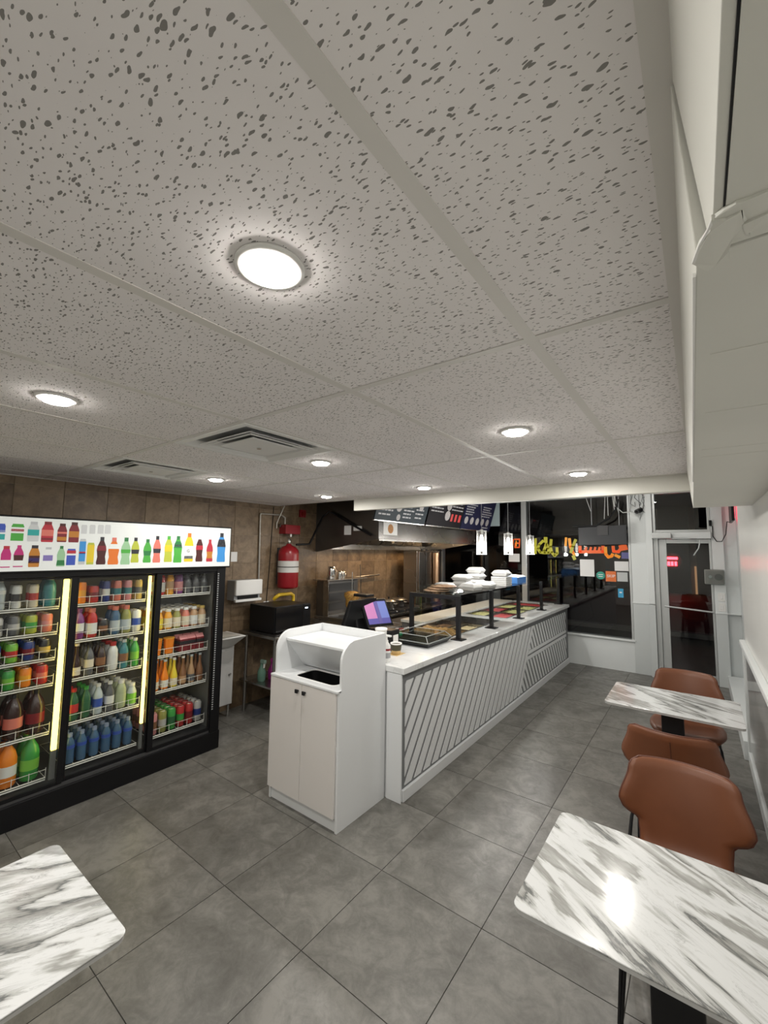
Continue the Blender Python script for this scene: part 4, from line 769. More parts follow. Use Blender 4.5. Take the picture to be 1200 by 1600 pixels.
hn = thing('alarm_horn', 'small red alarm horn high on the tiled wall', 'alarm', (-4.22, 3.83, 2.2)); part(hn, 'plate', RED, (-4.25,3.78,2.2,-4.22,3.88,2.3), bevel=.004); MB().cyl((-4.22,3.83,2.25),(-4.2,3.83,2.25),.035,n=16).build('horn', mat('dark_red', (.2,.01,.01), .4), hn)
PIPE = mat('conduit', (.42,.4,.36), .35, .6)
b = MB().tube([(-4.235,3.17,1.3),(-4.235,3.155,2.18),(-4.23,3.16,2.2),(-4.2,3.45,2.2),(-4.19,3.5,2.17),(-4.19,3.5,2.092)], .011, 8); b.tube([(-4.2,3.38,2.03),(-4.2,3.38,2.1),(-4.16,3.46,2.32)], .008, 6); tag(b.build('conduit_pipe', PIPE), 'thin steel conduit bending from the wall box to the red control box', 'pipe')
b = MB().box(-4.25,3.14,1.27,-4.225,3.2,1.33); b.cyl((-4.225,3.17,1.3),(-4.20,3.17,1.3),.018,n=10); tag(b.build('junction_box', PIPE, bevel=.003), 'small steel junction box at the foot of the conduit', 'junction box')
tag(MB().tube([(-4.246,3.36,2.3),(-4.246,3.33,1.6),(-4.246,3.30,1.12)], .005, 6).build('wall_cable', BLACK), 'thin black cable running down the tiled wall to the outlet', 'cable')
ol = thing('outlet', 'white power outlet above the microwave', 'outlet', (-4.25,3.3,1.08)); part(ol, 'plate', WHITE2, (-4.25,3.26,1.06,-4.244,3.34,1.14), bevel=.002); part(ol, 'plug', WHITE2, (-4.244,3.285,1.085,-4.21,3.315,1.12), bevel=.003)
tag(MB().tube([(-4.2,3.38,1.16),(-4.17,3.38,1.185),(-4.15,3.42,1.215),(-4.15,3.6,1.215),(-4.15,3.64,1.19),(-4.15,3.64,.87)], .022, 10).build('gas_pipe', YELLOW), 'yellow gas pipe loop under the red cylinder', 'pipe')
# hood
hd_ = thing('exhaust_hood', 'large stainless exhaust hood over the cooking line', 'hood', (-3.7, 5.5, 1.74))
HY0, HY1, HX = 4.1, 6.9, -3.15
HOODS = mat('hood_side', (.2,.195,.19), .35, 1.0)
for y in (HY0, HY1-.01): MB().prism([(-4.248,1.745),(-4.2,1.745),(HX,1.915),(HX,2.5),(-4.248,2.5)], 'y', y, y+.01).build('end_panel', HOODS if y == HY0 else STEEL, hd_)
part(hd_, 'front_panel', STEEL, (HX-.012,HY0+.01,1.915,HX,HY1-.01,2.5)); part(hd_, 'drip_edge', STEEL, (HX-.02,HY0,1.89,HX+.012,HY1,1.915), bevel=.003); part(hd_, 'top_panel', STEEL, (-4.248,HY0+.01,2.49,HX-.012,HY1-.01,2.5)); part(hd_, 'back_baffle', STEEL, (-4.248,HY0+.01,1.78,-4.235,HY1-.01,2.49))
for k in range(9):
    y = HY0+.06+k*.3; MB().hexa([(-4.1,y,1.86),(-4.08,y,1.85),(-4.08,y+.28,1.85),(-4.1,y+.28,1.86)], [(-3.75,y,2.3),(-3.73,y,2.29),(-3.73,y+.28,2.29),(-3.75,y+.28,2.3)]).build('filter', STEEL, hd_)
for y in (4.5, 5.0, 5.6, 6.2): MB().cyl((HX-.1,y,1.93),(HX-.06,y,1.86),.012,n=8).build('nozzle', CHROME, hd_)
b = MB().tube([(HX-.1,HY0+.05,1.95),(HX-.1,HY1-.05,1.95)], .014, 8); b.build('nozzle_pipe', PIPE, hd_)
part(hd_, 'sticker', PAPER, *[(HX, 4.2, 1.97, HX+.001, 4.5, 2.13)]); MB().cyl((HX+.001,4.35,2.05),(HX+.002,4.35,2.05),.06,n=14).build('sticker_picture', m_food('sticker_food', [(.3,.12,.03),(.6,.3,.1)], 60), hd_)
part(hd_, 'plate_label', PAPER, (-3.72,HY0-.001,1.97,-3.6,HY0,2.09)); part(hd_, 'plate_label', PAPER, (-3.56,HY0-.001,2.02,-3.42,HY0,2.08))
part(hd_, 'hood_lamp', mat('hood_lamp', (1,.8,.5), .4, emit=(1,.68,.35), es=10), (-3.75,4.8,2.28,-3.6,5.0,2.30), (-3.75,6.0,2.28,-3.6,6.2,2.30))
for y in (4.9, 6.1):
    L = bpy.data.lights.new('hood_light', 'POINT'); L.energy = 22; L.color = (1,.68,.38); L.shadow_soft_size = .08; o = bpy.data.objects.new('hood_light', L); COL.objects.link(o); o.location = (-3.66, y, 2.2)
tag(MB().tube([(-4.02,3.55,1.83),(-4.0,3.75,1.84),(-3.98,3.95,2.2),(-3.96,4.06,2.29),(-3.6,4.06,2.12),(-3.25,4.07,1.96)], .014, 8).build('suppression_hose', BLACK), 'black suppression hose rising from the cylinder to the hood', 'hose')
# shawarma grill with meat cone
rg = thing('rotisserie_grill', 'stainless vertical rotisserie grill with a top shelf', 'grill', (-3.9, 4.4, .855))
part(rg, 'base_tray', STEEL, (-4.15,4.02,.855,-3.62,4.8,.90), bevel=.004); part(rg, 'burner_panel', HOODS, (-4.15,4.05,.90,-4.02,4.75,1.36), bevel=.004); part(rg, 'top_shelf', STEEL, (-4.18,4.0,1.36,-3.9,4.82,1.375), bevel=.003); part(rg, 'side_wing', STEEL, (-4.02,4.045,.9,-3.93,4.055,1.36))
for k in range(3): part(rg, 'burner', mat('burner_grey', (.07,.07,.07), .8), (-4.018,4.15,.95+k*.13,-4.01,4.65,1.05+k*.13))
MB().cyl((-3.74,4.3,.905),(-3.74,4.3,1.48),.006,n=8).build('spit_rod', CHROME, rg)
mc = MB().lathe([(.05,0),(.075,.03),(.06,.08),(.085,.14),(.08,.2),(.105,.26),(.1,.29),(.06,.31),(.03,.315)], n=18); o = mc.build('meat_cone', m_food('shawarma', [(.12,.05,.01),(.4,.2,.04),(.6,.42,.1)], 30), None); o.location = (-3.74,4.3,.91); tag(o, 'browned shawarma meat cone stacked on the spit', 'meat')
for k, (y, x, s, l) in enumerate([(4.22,-4.05,1.0,'tall steel milk pitcher on the grill shelf'),(4.36,-4.02,.55,'small steel cup beside the pitcher'),(4.46,-4.06,.5,'second small steel cup farther along the grill shelf')]):
    t = thing('steel_pitcher', l, 'pitcher', (x, y, 1.3752)); MB().lathe([(.05*s+.01,0),(.055*s+.01,.01),(.04*s+.01,.1*s+.02),(.045*s+.01,.15*s+.02),(.04*s+.01,.15*s+.02)], n=18).build('body', CHROME, t, local=True); MB().tube([(.05*s,0,.14*s),(.09*s+.01,0,.12*s),(.08*s+.01,0,.04*s),(.05*s,0,.03*s)], .005, 6).build('handle', CHROME, t, local=True)
rail = thing('utensil_rail', 'steel wall rail with a hanging skewer behind the grill', 'rail', (-4.2,5.1,1.4)); MB().tube([(-4.2,4.85,1.36),(-4.2,5.5,1.38)], .012, 8).build('bar', STEEL, rail); MB().tube([(-4.245,5.45,1.38),(-4.2,5.45,1.38)], .006, 6).build('bracket', STEEL, rail); MB().tube([(-4.19,5.0,1.55),(-4.19,5.03,1.1)], .006, 6).build('skewer', DARK, rail)
# tall stainless broiler
br = thing('broiler_cabinet', 'tall stainless broiler with folded side wings under the hood', 'broiler', (-3.9, 6.45, .855))
part(br, 'body', STEEL, (-4.05,5.98,.857,-3.78,6.75,1.77), bevel=.004); part(br, 'wing', STEEL, (-3.78,5.99,.9,-3.74,6.2,1.755), bevel=.003); part(br, 'wing', HOODS, (-3.78,6.24,.9,-3.75,6.4,1.75), bevel=.003); MB().cyl((-3.72,6.52,.9),(-3.72,6.52,1.74),.06,n=16).build('flue', mat('bronze_pipe', (.5,.32,.2), .3, 1.0), br)
for k in range(5): MB().cyl((-3.73,6.05+k*.17,1.77),(-3.73,6.05+k*.17,1.80),.02,n=8).build('knob', BLACK, br)
def pot(x, y, z, r, h, label):
    t = thing('cooking_pot', label, 'pot', (x, y, z)); MB().lathe([(r*.95,0),(r,.01),(r,h),(r*1.05,h+.004),(r*.97,h+.004),(r*.95,.01)], n=22).build('body', STEEL, t, local=True); MB().lathe([(r,h+.005),(r*.7,h+.03),(.02,h+.04)], n=22).build('lid', STEEL, t, local=True); MB().lathe([(.012,h+.04),(.018,h+.06),(.006,h+.065)], n=10).build('knob', BLACK, t, local=True)
    for s in (-1, 1): MB().tube([(s*r,-.04,h*.75),(s*(r+.035),-.03,h*.78),(s*(r+.035),.03,h*.78),(s*r,.04,h*.75)], .006, 6).build('handle', STEEL, t, local=True)
pot(-3.75, 5.15, .9, .12, .12, 'wide steel pot beside the meat cone'); pot(-3.85, 5.55, .9, .13, .1, 'low steel pot in front of the broiler')
st = thing('gas_stove', 'low black gas range top beside the rotisserie grill', 'stove', (-3.85,5.4,.855)); part(st, 'top', BLACKM, (-4.15,4.84,.855,-3.6,5.9,.893), bevel=.003); part(st, 'grate', DARK, *[(-4.1,4.9+k*.12,.893,-3.65,4.915+k*.12,.8995) for k in range(8)])
for k in range(5): MB().cyl((-3.6,4.95+k*.2,.872),(-3.57,4.95+k*.2,.872),.018,n=10).build('knob', CHROME, st)
mx = thing('back_counter_grill', 'black flat griddle with grey top behind the till', 'griddle', (-3.3,4.6,0)); part(mx, 'body', BLACKM, (-3.5,4.15,.0,-3.1,5.2,.80), bevel=.005); part(mx, 'plate', mat('griddle', (.12,.115,.11), .35, .6), (-3.49,4.16,.80,-3.11,5.19,.815)); part(mx, 'front_rail', STEEL, (-3.09,4.2,.76,-3.08,5.15,.775))
# menu boards
MB_DARK = mat('menu_dark', (.010,.009,.012), .55, spec=.15); MB_NAVY = mat('menu_navy', (.012,.014,.045), .55, spec=.15); MB_TEAL = mat('menu_teal', (.016,.028,.038), .5, spec=.2); INK = mat('menu_ink', (.42,.42,.44), .5); INKR = mat('menu_red', (.6,.06,.06), .5); PIC = m_food('menu_picture', [(.3,.3,.32),(.55,.52,.5)], 40)
def board(y0, y1, face, label, lay):
    t = thing('menu_board', label, 'menu', (-3.0, (y0+y1)/2, 2.12)); zb, zt, xb, xt = 2.135, 2.68, -3.02, -2.86
    X = lambda z, d=0: xb+(xt-xb)*(z-zb)/(zt-zb)+d
    def pl_(a, b_, c, e, d0, d1, nm, M_, par=t): return MB().hexa([(X(c,d0),a,c),(X(c,d1),a,c),(X(c,d1),b_,c),(X(c,d0),b_,c)], [(X(e,d0),a,e),(X(e,d1),a,e),(X(e,d1),b_,e),(X(e,d0),b_,e)]).build(nm, M_, par)
    pl_(y0, y1, zb, zt, -.015, 0, 'panel', face); pl_(y0, y1, zb-.012, zb, -.018, .004, 'frame_rail', STEEL)
    w = y1-y0; rn = random.Random(int(y0*100)); bb_ = MB()
    for (u0, u1, v0, v1, n) in lay['lines']:
        for k in range(n):
            z = zb+(zt-zb)*(v0+(v1-v0)*k/max(1, n-1)); L = u0+(u1-u0)*rn.uniform(.6, 1); y = y0+w*u0
            while y < y0+w*L-.02:
                e = min(y+rn.uniform(.03,.09), y0+w*L); bb_.hexa([(X(z,.0),y,z),(X(z,.001),y,z),(X(z,.001),e,z),(X(z,.0),e,z)], [(X(z+.018,.0),y,z+.018),(X(z+.018,.001),y,z+.018),(X(z+.018,.001),e,z+.018),(X(z+.018,.0),e,z+.018)]); y = e+.014
    bb_.build('printed_lines', INK, t)
    for (u, v, r, M_) in lay['pics']:
        z = zb+(zt-zb)*v; y = y0+w*u; nx, nz = (zt-zb), -(xt-xb); ln = math.hypot(nx, nz); MB().cyl((X(z),y,z), (X(z)+.002*nx/ln,y,z+.002*nz/ln), r, n=16).build('picture', M_, t)
    for (u0, u1, v0, v1) in lay.get('reds', []): pl_(y0+w*u0, y0+w*u1, zb+(zt-zb)*v0, zb+(zt-zb)*v1, .0005, .002, 'red_block', INKR)
    for yy in (y0+.15, y1-.15): MB().cyl((X(zt,-.008),yy,zt-.01),(X(zt,-.008),yy,ZU),.004,n=6).build('hanger_rod', STEEL, t)
    return t
board(3.84, 4.96, MB_TEAL, 'dark teal menu board at the fire cylinder end of the hood', dict(lines=[(.05,.3,.12,.5,5),(.5,.72,.1,.5,6),(.75,.97,.12,.5,5)], pics=[(.4,.33,.06,PIC),(.42,.1,.04,PIC),(.85,.4,.05,PIC)]))
board(5.0, 6.03, MB_DARK, 'black menu board with red dishes between two other boards', dict(lines=[(.05,.42,.36,.62,4),(.62,.98,.46,.64,3)], pics=[(.53,.3,.075,PIC),(.53,.56,.07,PIC)], reds=[(.64,.7,.16,.36),(.76,.82,.16,.36),(.88,.95,.16,.36),(.25,.44,.6,.66)]))
board(6.05, 7.2, MB_NAVY, 'navy menu board with a row of round pictures beside the window', dict(lines=[(.05,.42,.42,.7,5),(.58,.95,.42,.7,5),(.7,.95,.08,.08,1)], pics=[(.12+.18*k,.26,.062,PIC) for k in range(5)]))
# ================================================================ pendants
BULB = mat('pendant_bulb', (1,1,1), .4, emit=(1,.95,.86), es=9)
PLAB = ['glass cylinder pendant lamp over the foam boxes', 'glass cylinder pendant lamp over the blue box', 'glass cylinder pendant lamp beside the window mullion']
for k, y in enumerate((4.62, 5.48, 6.38)):
    t = thing('pendant_lamp', PLAB[k], 'lamp', (-2.03, y, 1.745), group='pendant lamps over the counter')
    MB().cyl((0,0,.29),(0,0,ZU-1.745),.003,n=6).build('cord', GREYP, t, local=True); MB().cyl((0,0,.225),(0,0,.29),.022,n=14).build('socket', CHROME, t, local=True); MB().cyl((0,0,.27),(0,0,.275),.06,n=20).build('top_cap', ALU, t, local=True); MB().cyl((0,0,ZU-1.745-.02),(0,0,ZU-1.745),.05,n=16).build('ceiling_rose', WHITE2, t, local=True)
    MB().lathe([(.008,.035),(.022,.05),(.026,.13),(.02,.19),(.012,.224)], n=14).build('bulb', BULB, t, local=True)
    b = MB(); n = 28
    b.add([(.056*math.cos(2*PI*i/n), .056*math.sin(2*PI*i/n), z) for z in (0,.27) for i in range(n)], [(i,(i+1)%n,n+(i+1)%n,n+i) for i in range(n)], True); b.build('shade', FROST, t, local=True)
    for z in (.0, .268): MB().tube([(.056*math.cos(2*PI*i/20), .056*math.sin(2*PI*i/20), z) for i in range(21)], .003, 5).build('shade_rim', FROST, t, local=True)
    L = bpy.data.lights.new('pendant_light', 'POINT'); L.energy = 17; L.color = (1,.97,.92); L.shadow_soft_size = .03; o = bpy.data.objects.new('pendant_light', L); COL.objects.link(o); o.location = (-2.03, y, 1.735)
# ================================================================ tables and chairs
def table(x, y, rz, label):
    t = thing('cafe_table', label, 'table', (x, y, 0), rz, 'marble-topped cafe tables')
    W_, D_, r = .38, .285, .03; p = []
    for sx, sy, a0 in ((1,1,0),(-1,1,PI/2),(-1,-1,PI),(1,-1,1.5*PI)):
        p += [(sx*(W_-r)+r*math.cos(a0+k*PI/10), sy*(D_-r)+r*math.sin(a0+k*PI/10)) for k in range(6)]
    MB().prism(p, 'z', .7455, .75).build('tabletop', MARBLE, t, local=True, bevel=.002); MB().prism([(a*.994, c*.994) for a, c in p], 'z', .734, .7455).build('edge_band', EDGE, t, local=True)
    MB().box(-.065,-.03,.03,.065,.03,.70).build('column', BLACKM, t, local=True, bevel=.006); MB().box(-.2,-.18,0,.2,.18,.012).build('base_plate', BLACKM, t, local=True, bevel=.004); MB().hexa([(-.1,-.06,.012),(.1,-.06,.012),(.1,.06,.012),(-.1,.06,.012)],[(-.066,-.032,.03),(.066,-.032,.03),(.066,.032,.03),(-.066,.032,.03)]).build('base_collar', BLACKM, t, local=True); MB().box(-.18,-.16,.70,.18,.16,.734).build('mounting_plate', BLACKM, t, local=True)
table(-.105, 1.577, 0, 'marble-topped cafe table by the side wall with the nearest brown chair'); table(-.197, 3.645, 0, 'marble-topped cafe table between two brown chairs near the door'); table(-1.55, .197, PI/2, 'marble-topped cafe table in front of the drinks cooler')
def grid_surface(f, nu, nv, th):
    """closed pad from centre surface f(u,v)->(point, normal)"""
    vs, fs = [], []
    for s in (1, -1):
        for j in range(nv+1):
            for i in range(nu+1):
                p, nrm, e = f(i/nu, j/nv); vs.append(p+nrm*(s*th*.5*e))
    N = (nu+1)*(nv+1); id_ = lambda s, i, j: s*N+j*(nu+1)+i
    for s in (0, 1):
        for j in range(nv):
            for i in range(nu): fs.append((id_(s,i,j), id_(s,i+1,j), id_(s,i+1,j+1), id_(s,i,j+1)))
    for j in range(nv): fs.append((id_(0,0,j), id_(0,0,j+1), id_(1,0,j+1), id_(1,0,j))); fs.append((id_(0,nu,j), id_(0,nu,j+1), id_(1,nu,j+1), id_(1,nu,j)))
    for i in range(nu): fs.append((id_(0,i,0), id_(0,i+1,0), id_(1,i+1,0), id_(1,i,0))); fs.append((id_(0,i,nv), id_(0,i+1,nv), id_(1,i+1,nv), id_(1,i,nv)))
    return vs, fs
def interp(tab, t):
    for (a, b), (c, d) in zip(tab, tab[1:]):
        if a <= t <= c: 
            s = (t-a)/(c-a); s = s*s*(3-2*s); return b+(d-b)*s
    return tab[-1][1]
BW = [(0,.155),(.18,.16),(.34,.165),(.46,.225),(.54,.238),(.9,.2),(.965,.188),(1,.162)]
def back_c(u, v):
    w = interp(BW, v); x = (2*u-1)*w; z = .45+v*.385; y = .185+.06*v+.03*v*v-1.3*x*x*(.35+.95*v)-.03*math.exp(-((v-.0)/.12)**2); return Vector((x, y, z))
def back_f(u, v):
    p = back_c(u, v); d = .01; du = back_c(min(1,u+d), v)-back_c(max(0,u-d), v); dv = back_c(u, min(1,v+d))-back_c(u, max(0,v-d)); n = du.cross(dv).normalized()
    e = min(1, .35+min(u, 1-u)*9)*min(1, .35+min(1-v, .3)*9); return p, n, e
def seat_c(u, v):
    a = 2*u-1; b = 2*v-1; x = a*math.sqrt(max(0, 1-.5*b*b*.75))*.235; y = b*math.sqrt(max(0, 1-.5*a*a*.6))*.225; z = .455+.012*(b*b)+.02*a*a-.018*max(0,-b)**4; return Vector((x, y-.005, z))
def seat_f(u, v):
    e = min(1, .3+min(u, 1-u, v, 1-v)*8); return seat_c(u, v), Vector((0,0,1)), e
def chair(x, y, rz, label, first=[None]):
    if first[0] is None:
        t = thing('leather_chair', label, 'chair', (0,0,0), 0, 'brown leather chairs at the cafe tables')
        v, f = grid_surface(seat_f, 16, 16, .06); b = MB(); b.add(v, f, True); b.build('seat', LEATHER, t, local=True)
        v, f = grid_surface(back_f, 24, 30, .036); b = MB(); b.add(v, f, True); o = b.build('backrest', LEATHER, t, local=True)
        pts = [back_c(0, k/24) for k in range(3, 24)]+[back_c(k/16, 1) for k in range(17)]+[back_c(1, k/24) for k in range(23, 2, -1)]
        MB().tube(pts, .0045, 6).build('piping', mat('piping', (.1,.03,.015), .5), o, local=True)
        MB().tube([back_f(.5, k/12)[0]+back_f(.5, k/12)[1]*.0185*-1 for k in range(1, 12)], .0022, 5).build('seam', mat('piping'), o, local=True)
        for sx in (-1, 1):
            MB().tube([(sx*.17,-.10,.425),(sx*.2,-.15,.3),(sx*.215,-.19,.006),(sx*.205,-.19,.006),(sx*.185,-.15,.3),(sx*.17,-.16,.425)], .0075, 8).build('leg', BLACKM, t, local=True)
            MB().tube([(sx*.17,.07,.425),(sx*.205,.16,.3),(sx*.235,.26,.006),(sx*.225,.265,.006),(sx*.2,.2,.3),(sx*.185,.15,.425)], .0075, 8).build('leg', BLACKM, t, local=True)
        MB().tube([(-.17,-.16,.422),(.17,-.16,.422),(.17,.15,.422),(-.17,.15,.422),(-.17,-.16,.422)], .008, 8).build('seat_frame', BLACKM, t, local=True)
        first[0] = t
    else: t = copy_tree(first[0])
    t.location = (x, y, 0); t.rotation_euler = (0,0,rz); t['label'] = label
chair(-.105, 2.14, 0, 'brown leather chair facing the big marble table by the side wall'); chair(-.165, 3.02, PI, 'brown leather chair seen from behind, backing onto another chair'); chair(-.13, 4.02, 0, 'brown leather chair in front of the entrance door')
# ================================================================ window wall things
YG = YW+.018
def stroke(pts, w, M_, par, off=0.0):
    P_ = [ony(x, y, YG-off) for x, y in pts]; b = MB()
    for a, c in zip(P_, P_[1:]):
        d = Vector((c.x-a.x, 0, c.z-a.z)); L = d.length
        if L < 1e-4: continue
        d /= L; nrm = Vector((-d.z, 0, d.x)); a2, c2 = a-d*w*.25, c+d*w*.25
        lo = [a2+nrm*w/2, c2+nrm*w/2, c2-nrm*w/2, a2-nrm*w/2]; b.hexa([p-Vector((0,.002,0)) for p in lo], lo)
    return b.build('letter_stroke', M_, par)
VY = mat('vinyl_yellow_glow', (.42,.4,.02), .5, emit=(.5,.45,.02), es=.12); VO = mat('vinyl_orange_glow', (.8,.13,.03), .5, emit=(.8,.13,.02), es=.3); VA = mat('vinyl_amber_glow', (.75,.3,.02), .5, emit=(.8,.3,.02), es=.3)  # vinyl gets a faint added glow in its own colour; it is no lamp
cr = lambda *L: [(820+a/6.667, 770+b_/6.667) for a, b_ in L]
lt = thing('window_lettering', 'yellow and orange painted lettering across the big window', 'lettering', (-1.6, YG, 1.85))
stroke(cr((112,480),(112,630)), .04, VY, lt); stroke(cr((190,500),(150,540),(135,580),(160,620),(200,625)), .045, VY, lt, .0006); stroke(cr((217,470),(217,510)), .06, VY, lt); stroke(cr((225,530),(200,600),(205,625),(250,625),(245,580),(228,535)), .045, VY, lt, .0012); stroke(cr((275,490),(268,560),(280,620),(310,655),(338,630),(335,575)), .045, VY, lt, .0018)
stroke(cr((430,470),(425,550)), .035, VA, lt); stroke(cr((465,480),(475,560),(500,620),(520,650)), .045, VA, lt, .0006); stroke(cr((530,490),(500,560),(480,620)), .045, VY, lt, .0012); stroke(cr((505,660),(520,690)), .05, VY, lt, .0018)
stroke(cr((575,560),(575,615),(815,615),(815,560)), .05, VO, lt); 
for a in (640, 690, 735, 780): stroke(cr((a,570),(a-8,600)), .035, VO, lt, .0006)
stroke(cr((840,570),(845,640),(870,670),(905,660),(915,640)), .045, VA, lt, .0006); stroke(cr((920,560),(925,610),(975,615),(1000,580)), .045, VO, lt, .0012); stroke(cr((1000,575),(1050,565)), .09, VO, lt, .0018); stroke(cr((945,650),(985,670)), .045, VA, lt, .0024)
lt2 = thing('window_lettering', 'orange outlined lettering on the kitchen end window', 'lettering', (-2.7, YG, 1.9)); c4 = lambda *L: [(700+a/7.5, 770+b_/7.5) for a, b_ in L]
stroke(c4((745,550),(765,550),(755,640)), .02, VO, lt2); stroke(c4((780,545),(840,545),(835,640),(785,640),(790,590),(835,590)), .022, VO, lt2, .0006); stroke(c4((800,565),(800,625)), .02, VA, lt2, .0012)
def sheet(px0, py0, px1, py1, M_, nm, label, cat, off=.0):
    a, b_ = ony(px0, py0, YG-off), ony(px1, py1, YG-off); return tag(MB().box(a.x, YG-off-.002, b_.z, b_.x, YG-off, a.z).build(nm, M_), label, cat)
sheet(906,874,929,901,PAPER,'paper_sheet','tall white paper sheet taped to the big window','paper'); sheet(960,877,982.5,892.5,PAPER,'paper_sheet','wide white paper notice at the window edge above the map sheet','paper')
mp_ = mat('printed_map', (.55,.57,.57), .6); sheet(964,894,981,909,mp_,'paper_sheet','grey printed sheet below the wide white notice','paper'); sheet(795,865,812,878,PAPER,'paper_sheet','white paper notice on the kitchen end window','paper')
sk = thing('delivery_sticker', 'orange square sticker with white lettering on the window', 'sticker', ony(954.5,900.5,YG)); a, b_ = ony(946.3,892.3,YG), ony(963,909,YG); part(sk, 'decal', mat('sticker_orange', (.75,.18,.04), .5), (a.x, YG-.002, b_.z, b_.x, YG, a.z)); q = ony(954.6,900.3,YG); text('SKIP', .062, PAPER, sk, (q.x, YG-.0035, q.z), (PI/2, 0, 0))
rs = thing('round_sticker', 'round teal sticker on the window beside the tall paper', 'sticker', ony(938.5,899,YG)); q = ony(938.5,899,YG); MB().cyl((q.x,YG-.002,q.z),(q.x,YG,q.z),.062,n=28).build('decal', mat('sticker_teal', (.03,.32,.24), .5), rs); part(rs, 'print_line', PAPER, (q.x-.035,YG-.003,q.z+.008,q.x+.035,YG-.002,q.z+.018)); part(rs, 'print_line', PAPER, (q.x-.03,YG-.003,q.z-.022,q.x+.03,YG-.002,q.z-.012))
bs = thing('blue_sticker', 'small blue tag sticker low on the window', 'sticker', ony(970,926,YG)); a, b_ = ony(965.5,919.5,YG), ony(974.5,934,YG); part(bs, 'decal', mat('sticker_blue', (.05,.35,.6), .5), (a.x, YG-.002, b_.z, b_.x, YG, a.z)); part(bs, 'print_mark', PAPER, (a.x+.02, YG-.003, (a.z+b_.z)/2, b_.x-.02, YG-.002, (a.z+b_.z)/2+.02))
tag(sheet(766,787,781,822,mat('pale_blue_sheet', (.42,.52,.55), .6),'window_film','a','film'), 'pale blue panel high on the kitchen end window', 'film')  # flat pale blue rectangle set against the glass
tag(sheet(971,863,983,873,mat('sticker_violet', (.16,.16,.4), .5),'corner_decal','a','decal'), 'violet decal at the window edge beside the column', 'decal')
# hanging screen facing the street
tv = thing('hanging_screen', 'black flat screen hung in the window with its back to the room', 'screen', (-1.2, 7.2, 1.9))
A = [ony(904,852.5,7.2), ony(980,851,7.2), ony(978,820,7.2), ony(903,824,7.2)]; SCRN = mat('screen_back', (.03,.032,.036), .45)
MB().hexa([(p.x,7.2,p.z) for p in A], [(p.x,7.245,p.z) for p in A]).build('back_shell', SCRN, tv, bevel=.01); part(tv, 'mount_plate', DARK, (-1.25,7.185,2.05,-1.1,7.2,2.2)); 
for x in (-1.33, -.95): MB().cyl((x,7.22,A[2].z-.005),(x,7.22,ZU),.006,n=6).build('hanger', GREYP, tv)
pc_ = [ony(895,822,7.24), ony(930,822,7.2), ony(952,810,7.16), ony(962,796,7.16), ony(966,780,7.18)]; tag(MB().tube(pc_, .014, 8).build('power_cable', BLACK), 'thick black cable looping from the hanging screen to the ceiling', 'cable')
# wires and security camera at the column
sc2 = thing('security_camera', 'small black security camera on the white column', 'camera', (-.72, YW-.05, 2.38)); q = ony(996.5,798,YW-.06)
MB().cyl((q.x+.04,YW-.012,q.z+.03),(q.x+.02,YW-.03,q.z+.01),.03,n=14).build('mount', BLACK, sc2); MB().cyl((q.x+.03,YW-.02,q.z+.01),(q.x-.01,YW-.12,q.z-.02),.035,n=18).build('housing', BLACK, sc2); MB().cyl((q.x-.01,YW-.12,q.z-.02),(q.x-.012,YW-.125,q.z-.021),.02,n=14).build('lens', mat('black_gloss'), sc2)
rn = random.Random(3)
WIREG = mat('wire_grey', (.25,.26,.26), .5); WIREW = mat('wire_white', (.7,.7,.68), .5)
for k in range(7):
    x = -.80+.035*k; z0 = 2.72; L = rn.uniform(.15,.5); pts = [(x,YW-.03,z0),(x+rn.uniform(-.04,.04),YW-.05,z0-L*.4),(x+rn.uniform(-.05,.06),YW-.05,z0-L*.8),(x+rn.uniform(-.02,.1),YW-.045,z0-L),(x+.05,YW-.035,z0-L*.7)]
    tag(MB().tube(pts, .004, 5).build('loose_wire', [BLACK, WIREG][k % 2]), 'loose thin wire tangled above the security camera', 'wire', 'tangled wires at the column top')
for k, (px, py, L) in enumerate([(944,776,.35),(948,778,.28),(956,778,.2),(960,780,.22),(915,780,.2)]):
    q = ony(px, py, 7.3); tag(MB().tube([(q.x,7.3,2.84),(q.x+.01,7.3,q.z),(q.x-.01+.02*k,7.3,q.z-L)], .005, 5).build('hanging_wire', WIREW), 'white wire end dangling from the ceiling by the window', 'wire', 'white wire ends over the window')
q0, q1, q2 = ony(960,790,7.3), ony(973,801,7.3), ony(984,800,7.35); tag(MB().tube([q0+Vector((0,0,.35)), q0, q1, q2], .007, 6).build('white_cable', WIREW), 'white cable curving across the window corner', 'cable')
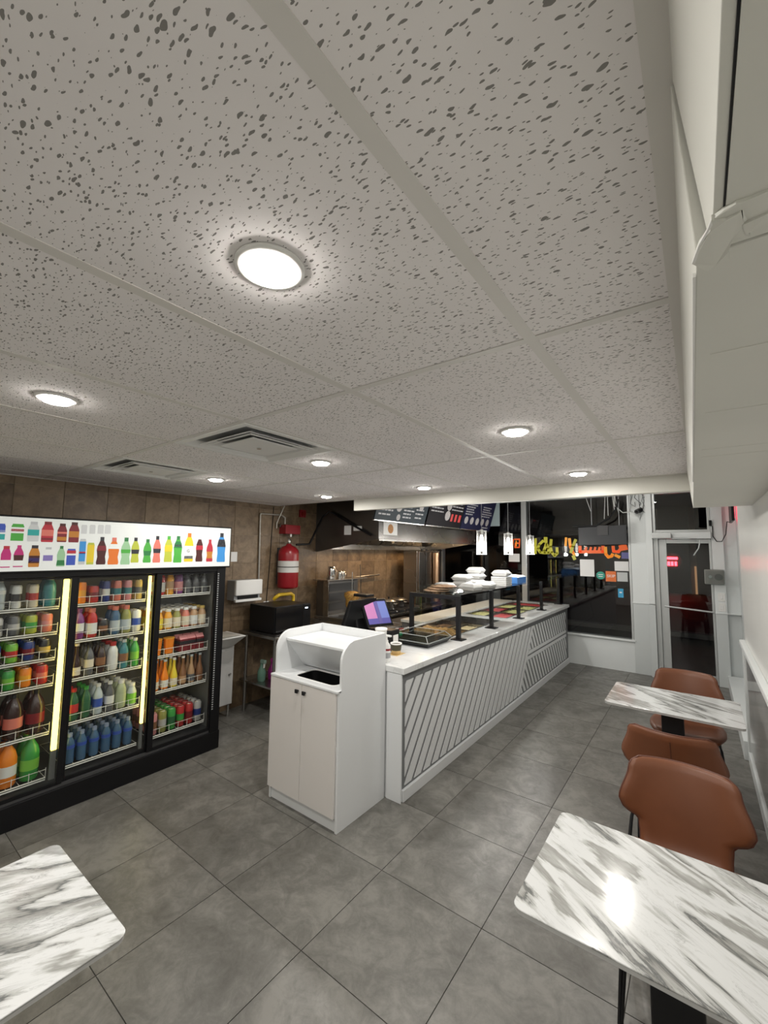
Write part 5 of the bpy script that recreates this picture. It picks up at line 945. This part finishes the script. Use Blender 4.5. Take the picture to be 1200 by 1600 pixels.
el = thing('emergency_light', 'boxy emergency light with clear guard on the column by the door', 'emergency light', (.15, YW-.1, 1.38)); part(el, 'case', mat('beige_case', (.42,.38,.35), .4), (.045,YW-.1,1.37,.26,YW-.0215,1.57), bevel=.012); MB().cyl((.2,YW-.1,1.47),(.2,YW-.12,1.47),.045,n=16).build('lamp_head', mat('smoke_lens', (.2,.19,.18), .2), el); MB().cyl((.11,YW-.1,1.47),(.11,YW-.115,1.47),.02,n=12).build('lamp_head', CHROME, el); part(el, 'guard', PLASTIC_CLEAR, (.04,YW-.135,1.365,.265,YW-.125,1.575), bevel=.004)
for z, l in ((1.2, 'upper white switch plate under the emergency light'), (1.06, 'lower white switch plate under the emergency light')):
    t = thing('switch_plate', l, 'switch', (.22, YW-.03, z)); part(t, 'plate', WHITE2, (.18,YW-.027,z-.055,.26,YW-.02,z+.055), bevel=.003); part(t, 'rocker', PAPER, (.205,YW-.032,z-.03,.235,YW-.027,z+.03), bevel=.002)
ls = thing('led_sign', 'thin black lit sign seen edge-on at the door recess', 'sign', (.35, 7.1, 2.3)); part(ls, 'case', BLACK, (.345,6.75,2.2,.375,7.3,2.52), bevel=.004); part(ls, 'lit_face', mat('led_red', (.5,.02,.04), .5, emit=(1,.05,.12), es=3), (.3755,6.78,2.23,.378,7.27,2.49)); MB().cyl((.378,7.0,2.5),(.4195,7.0,2.5),.008,n=8).build('bracket', BLACK, ls)
q = [ony(1113,822,7.39), ony(1114,838,7.38), ony(1120,846,7.37), ony(1128,846,7.36), ony(1134,835,7.34), ony(1136,815,7.3)]; q.append(Vector((.36,7.25,2.2))); tag(MB().tube(q, .006, 6).build('sign_cord', BLACK), 'black cord drooping from the transom to the lit sign', 'cord')
tag(MB().box(.128,7.37,2.17,.16,7.4,2.25).build('power_adapter', BLACK, bevel=.004), 'black plug adapter at the transom corner', 'adapter')
tag(MB().tube([(.405,6.6,.62),(.405,6.55,.6),(.4,6.55,.42),(.38,6.6,.4),(.38,6.7,.42)], .008, 6).build('wall_hook', GREYP), 'grey bent hook on the recess wall by the door', 'hook')
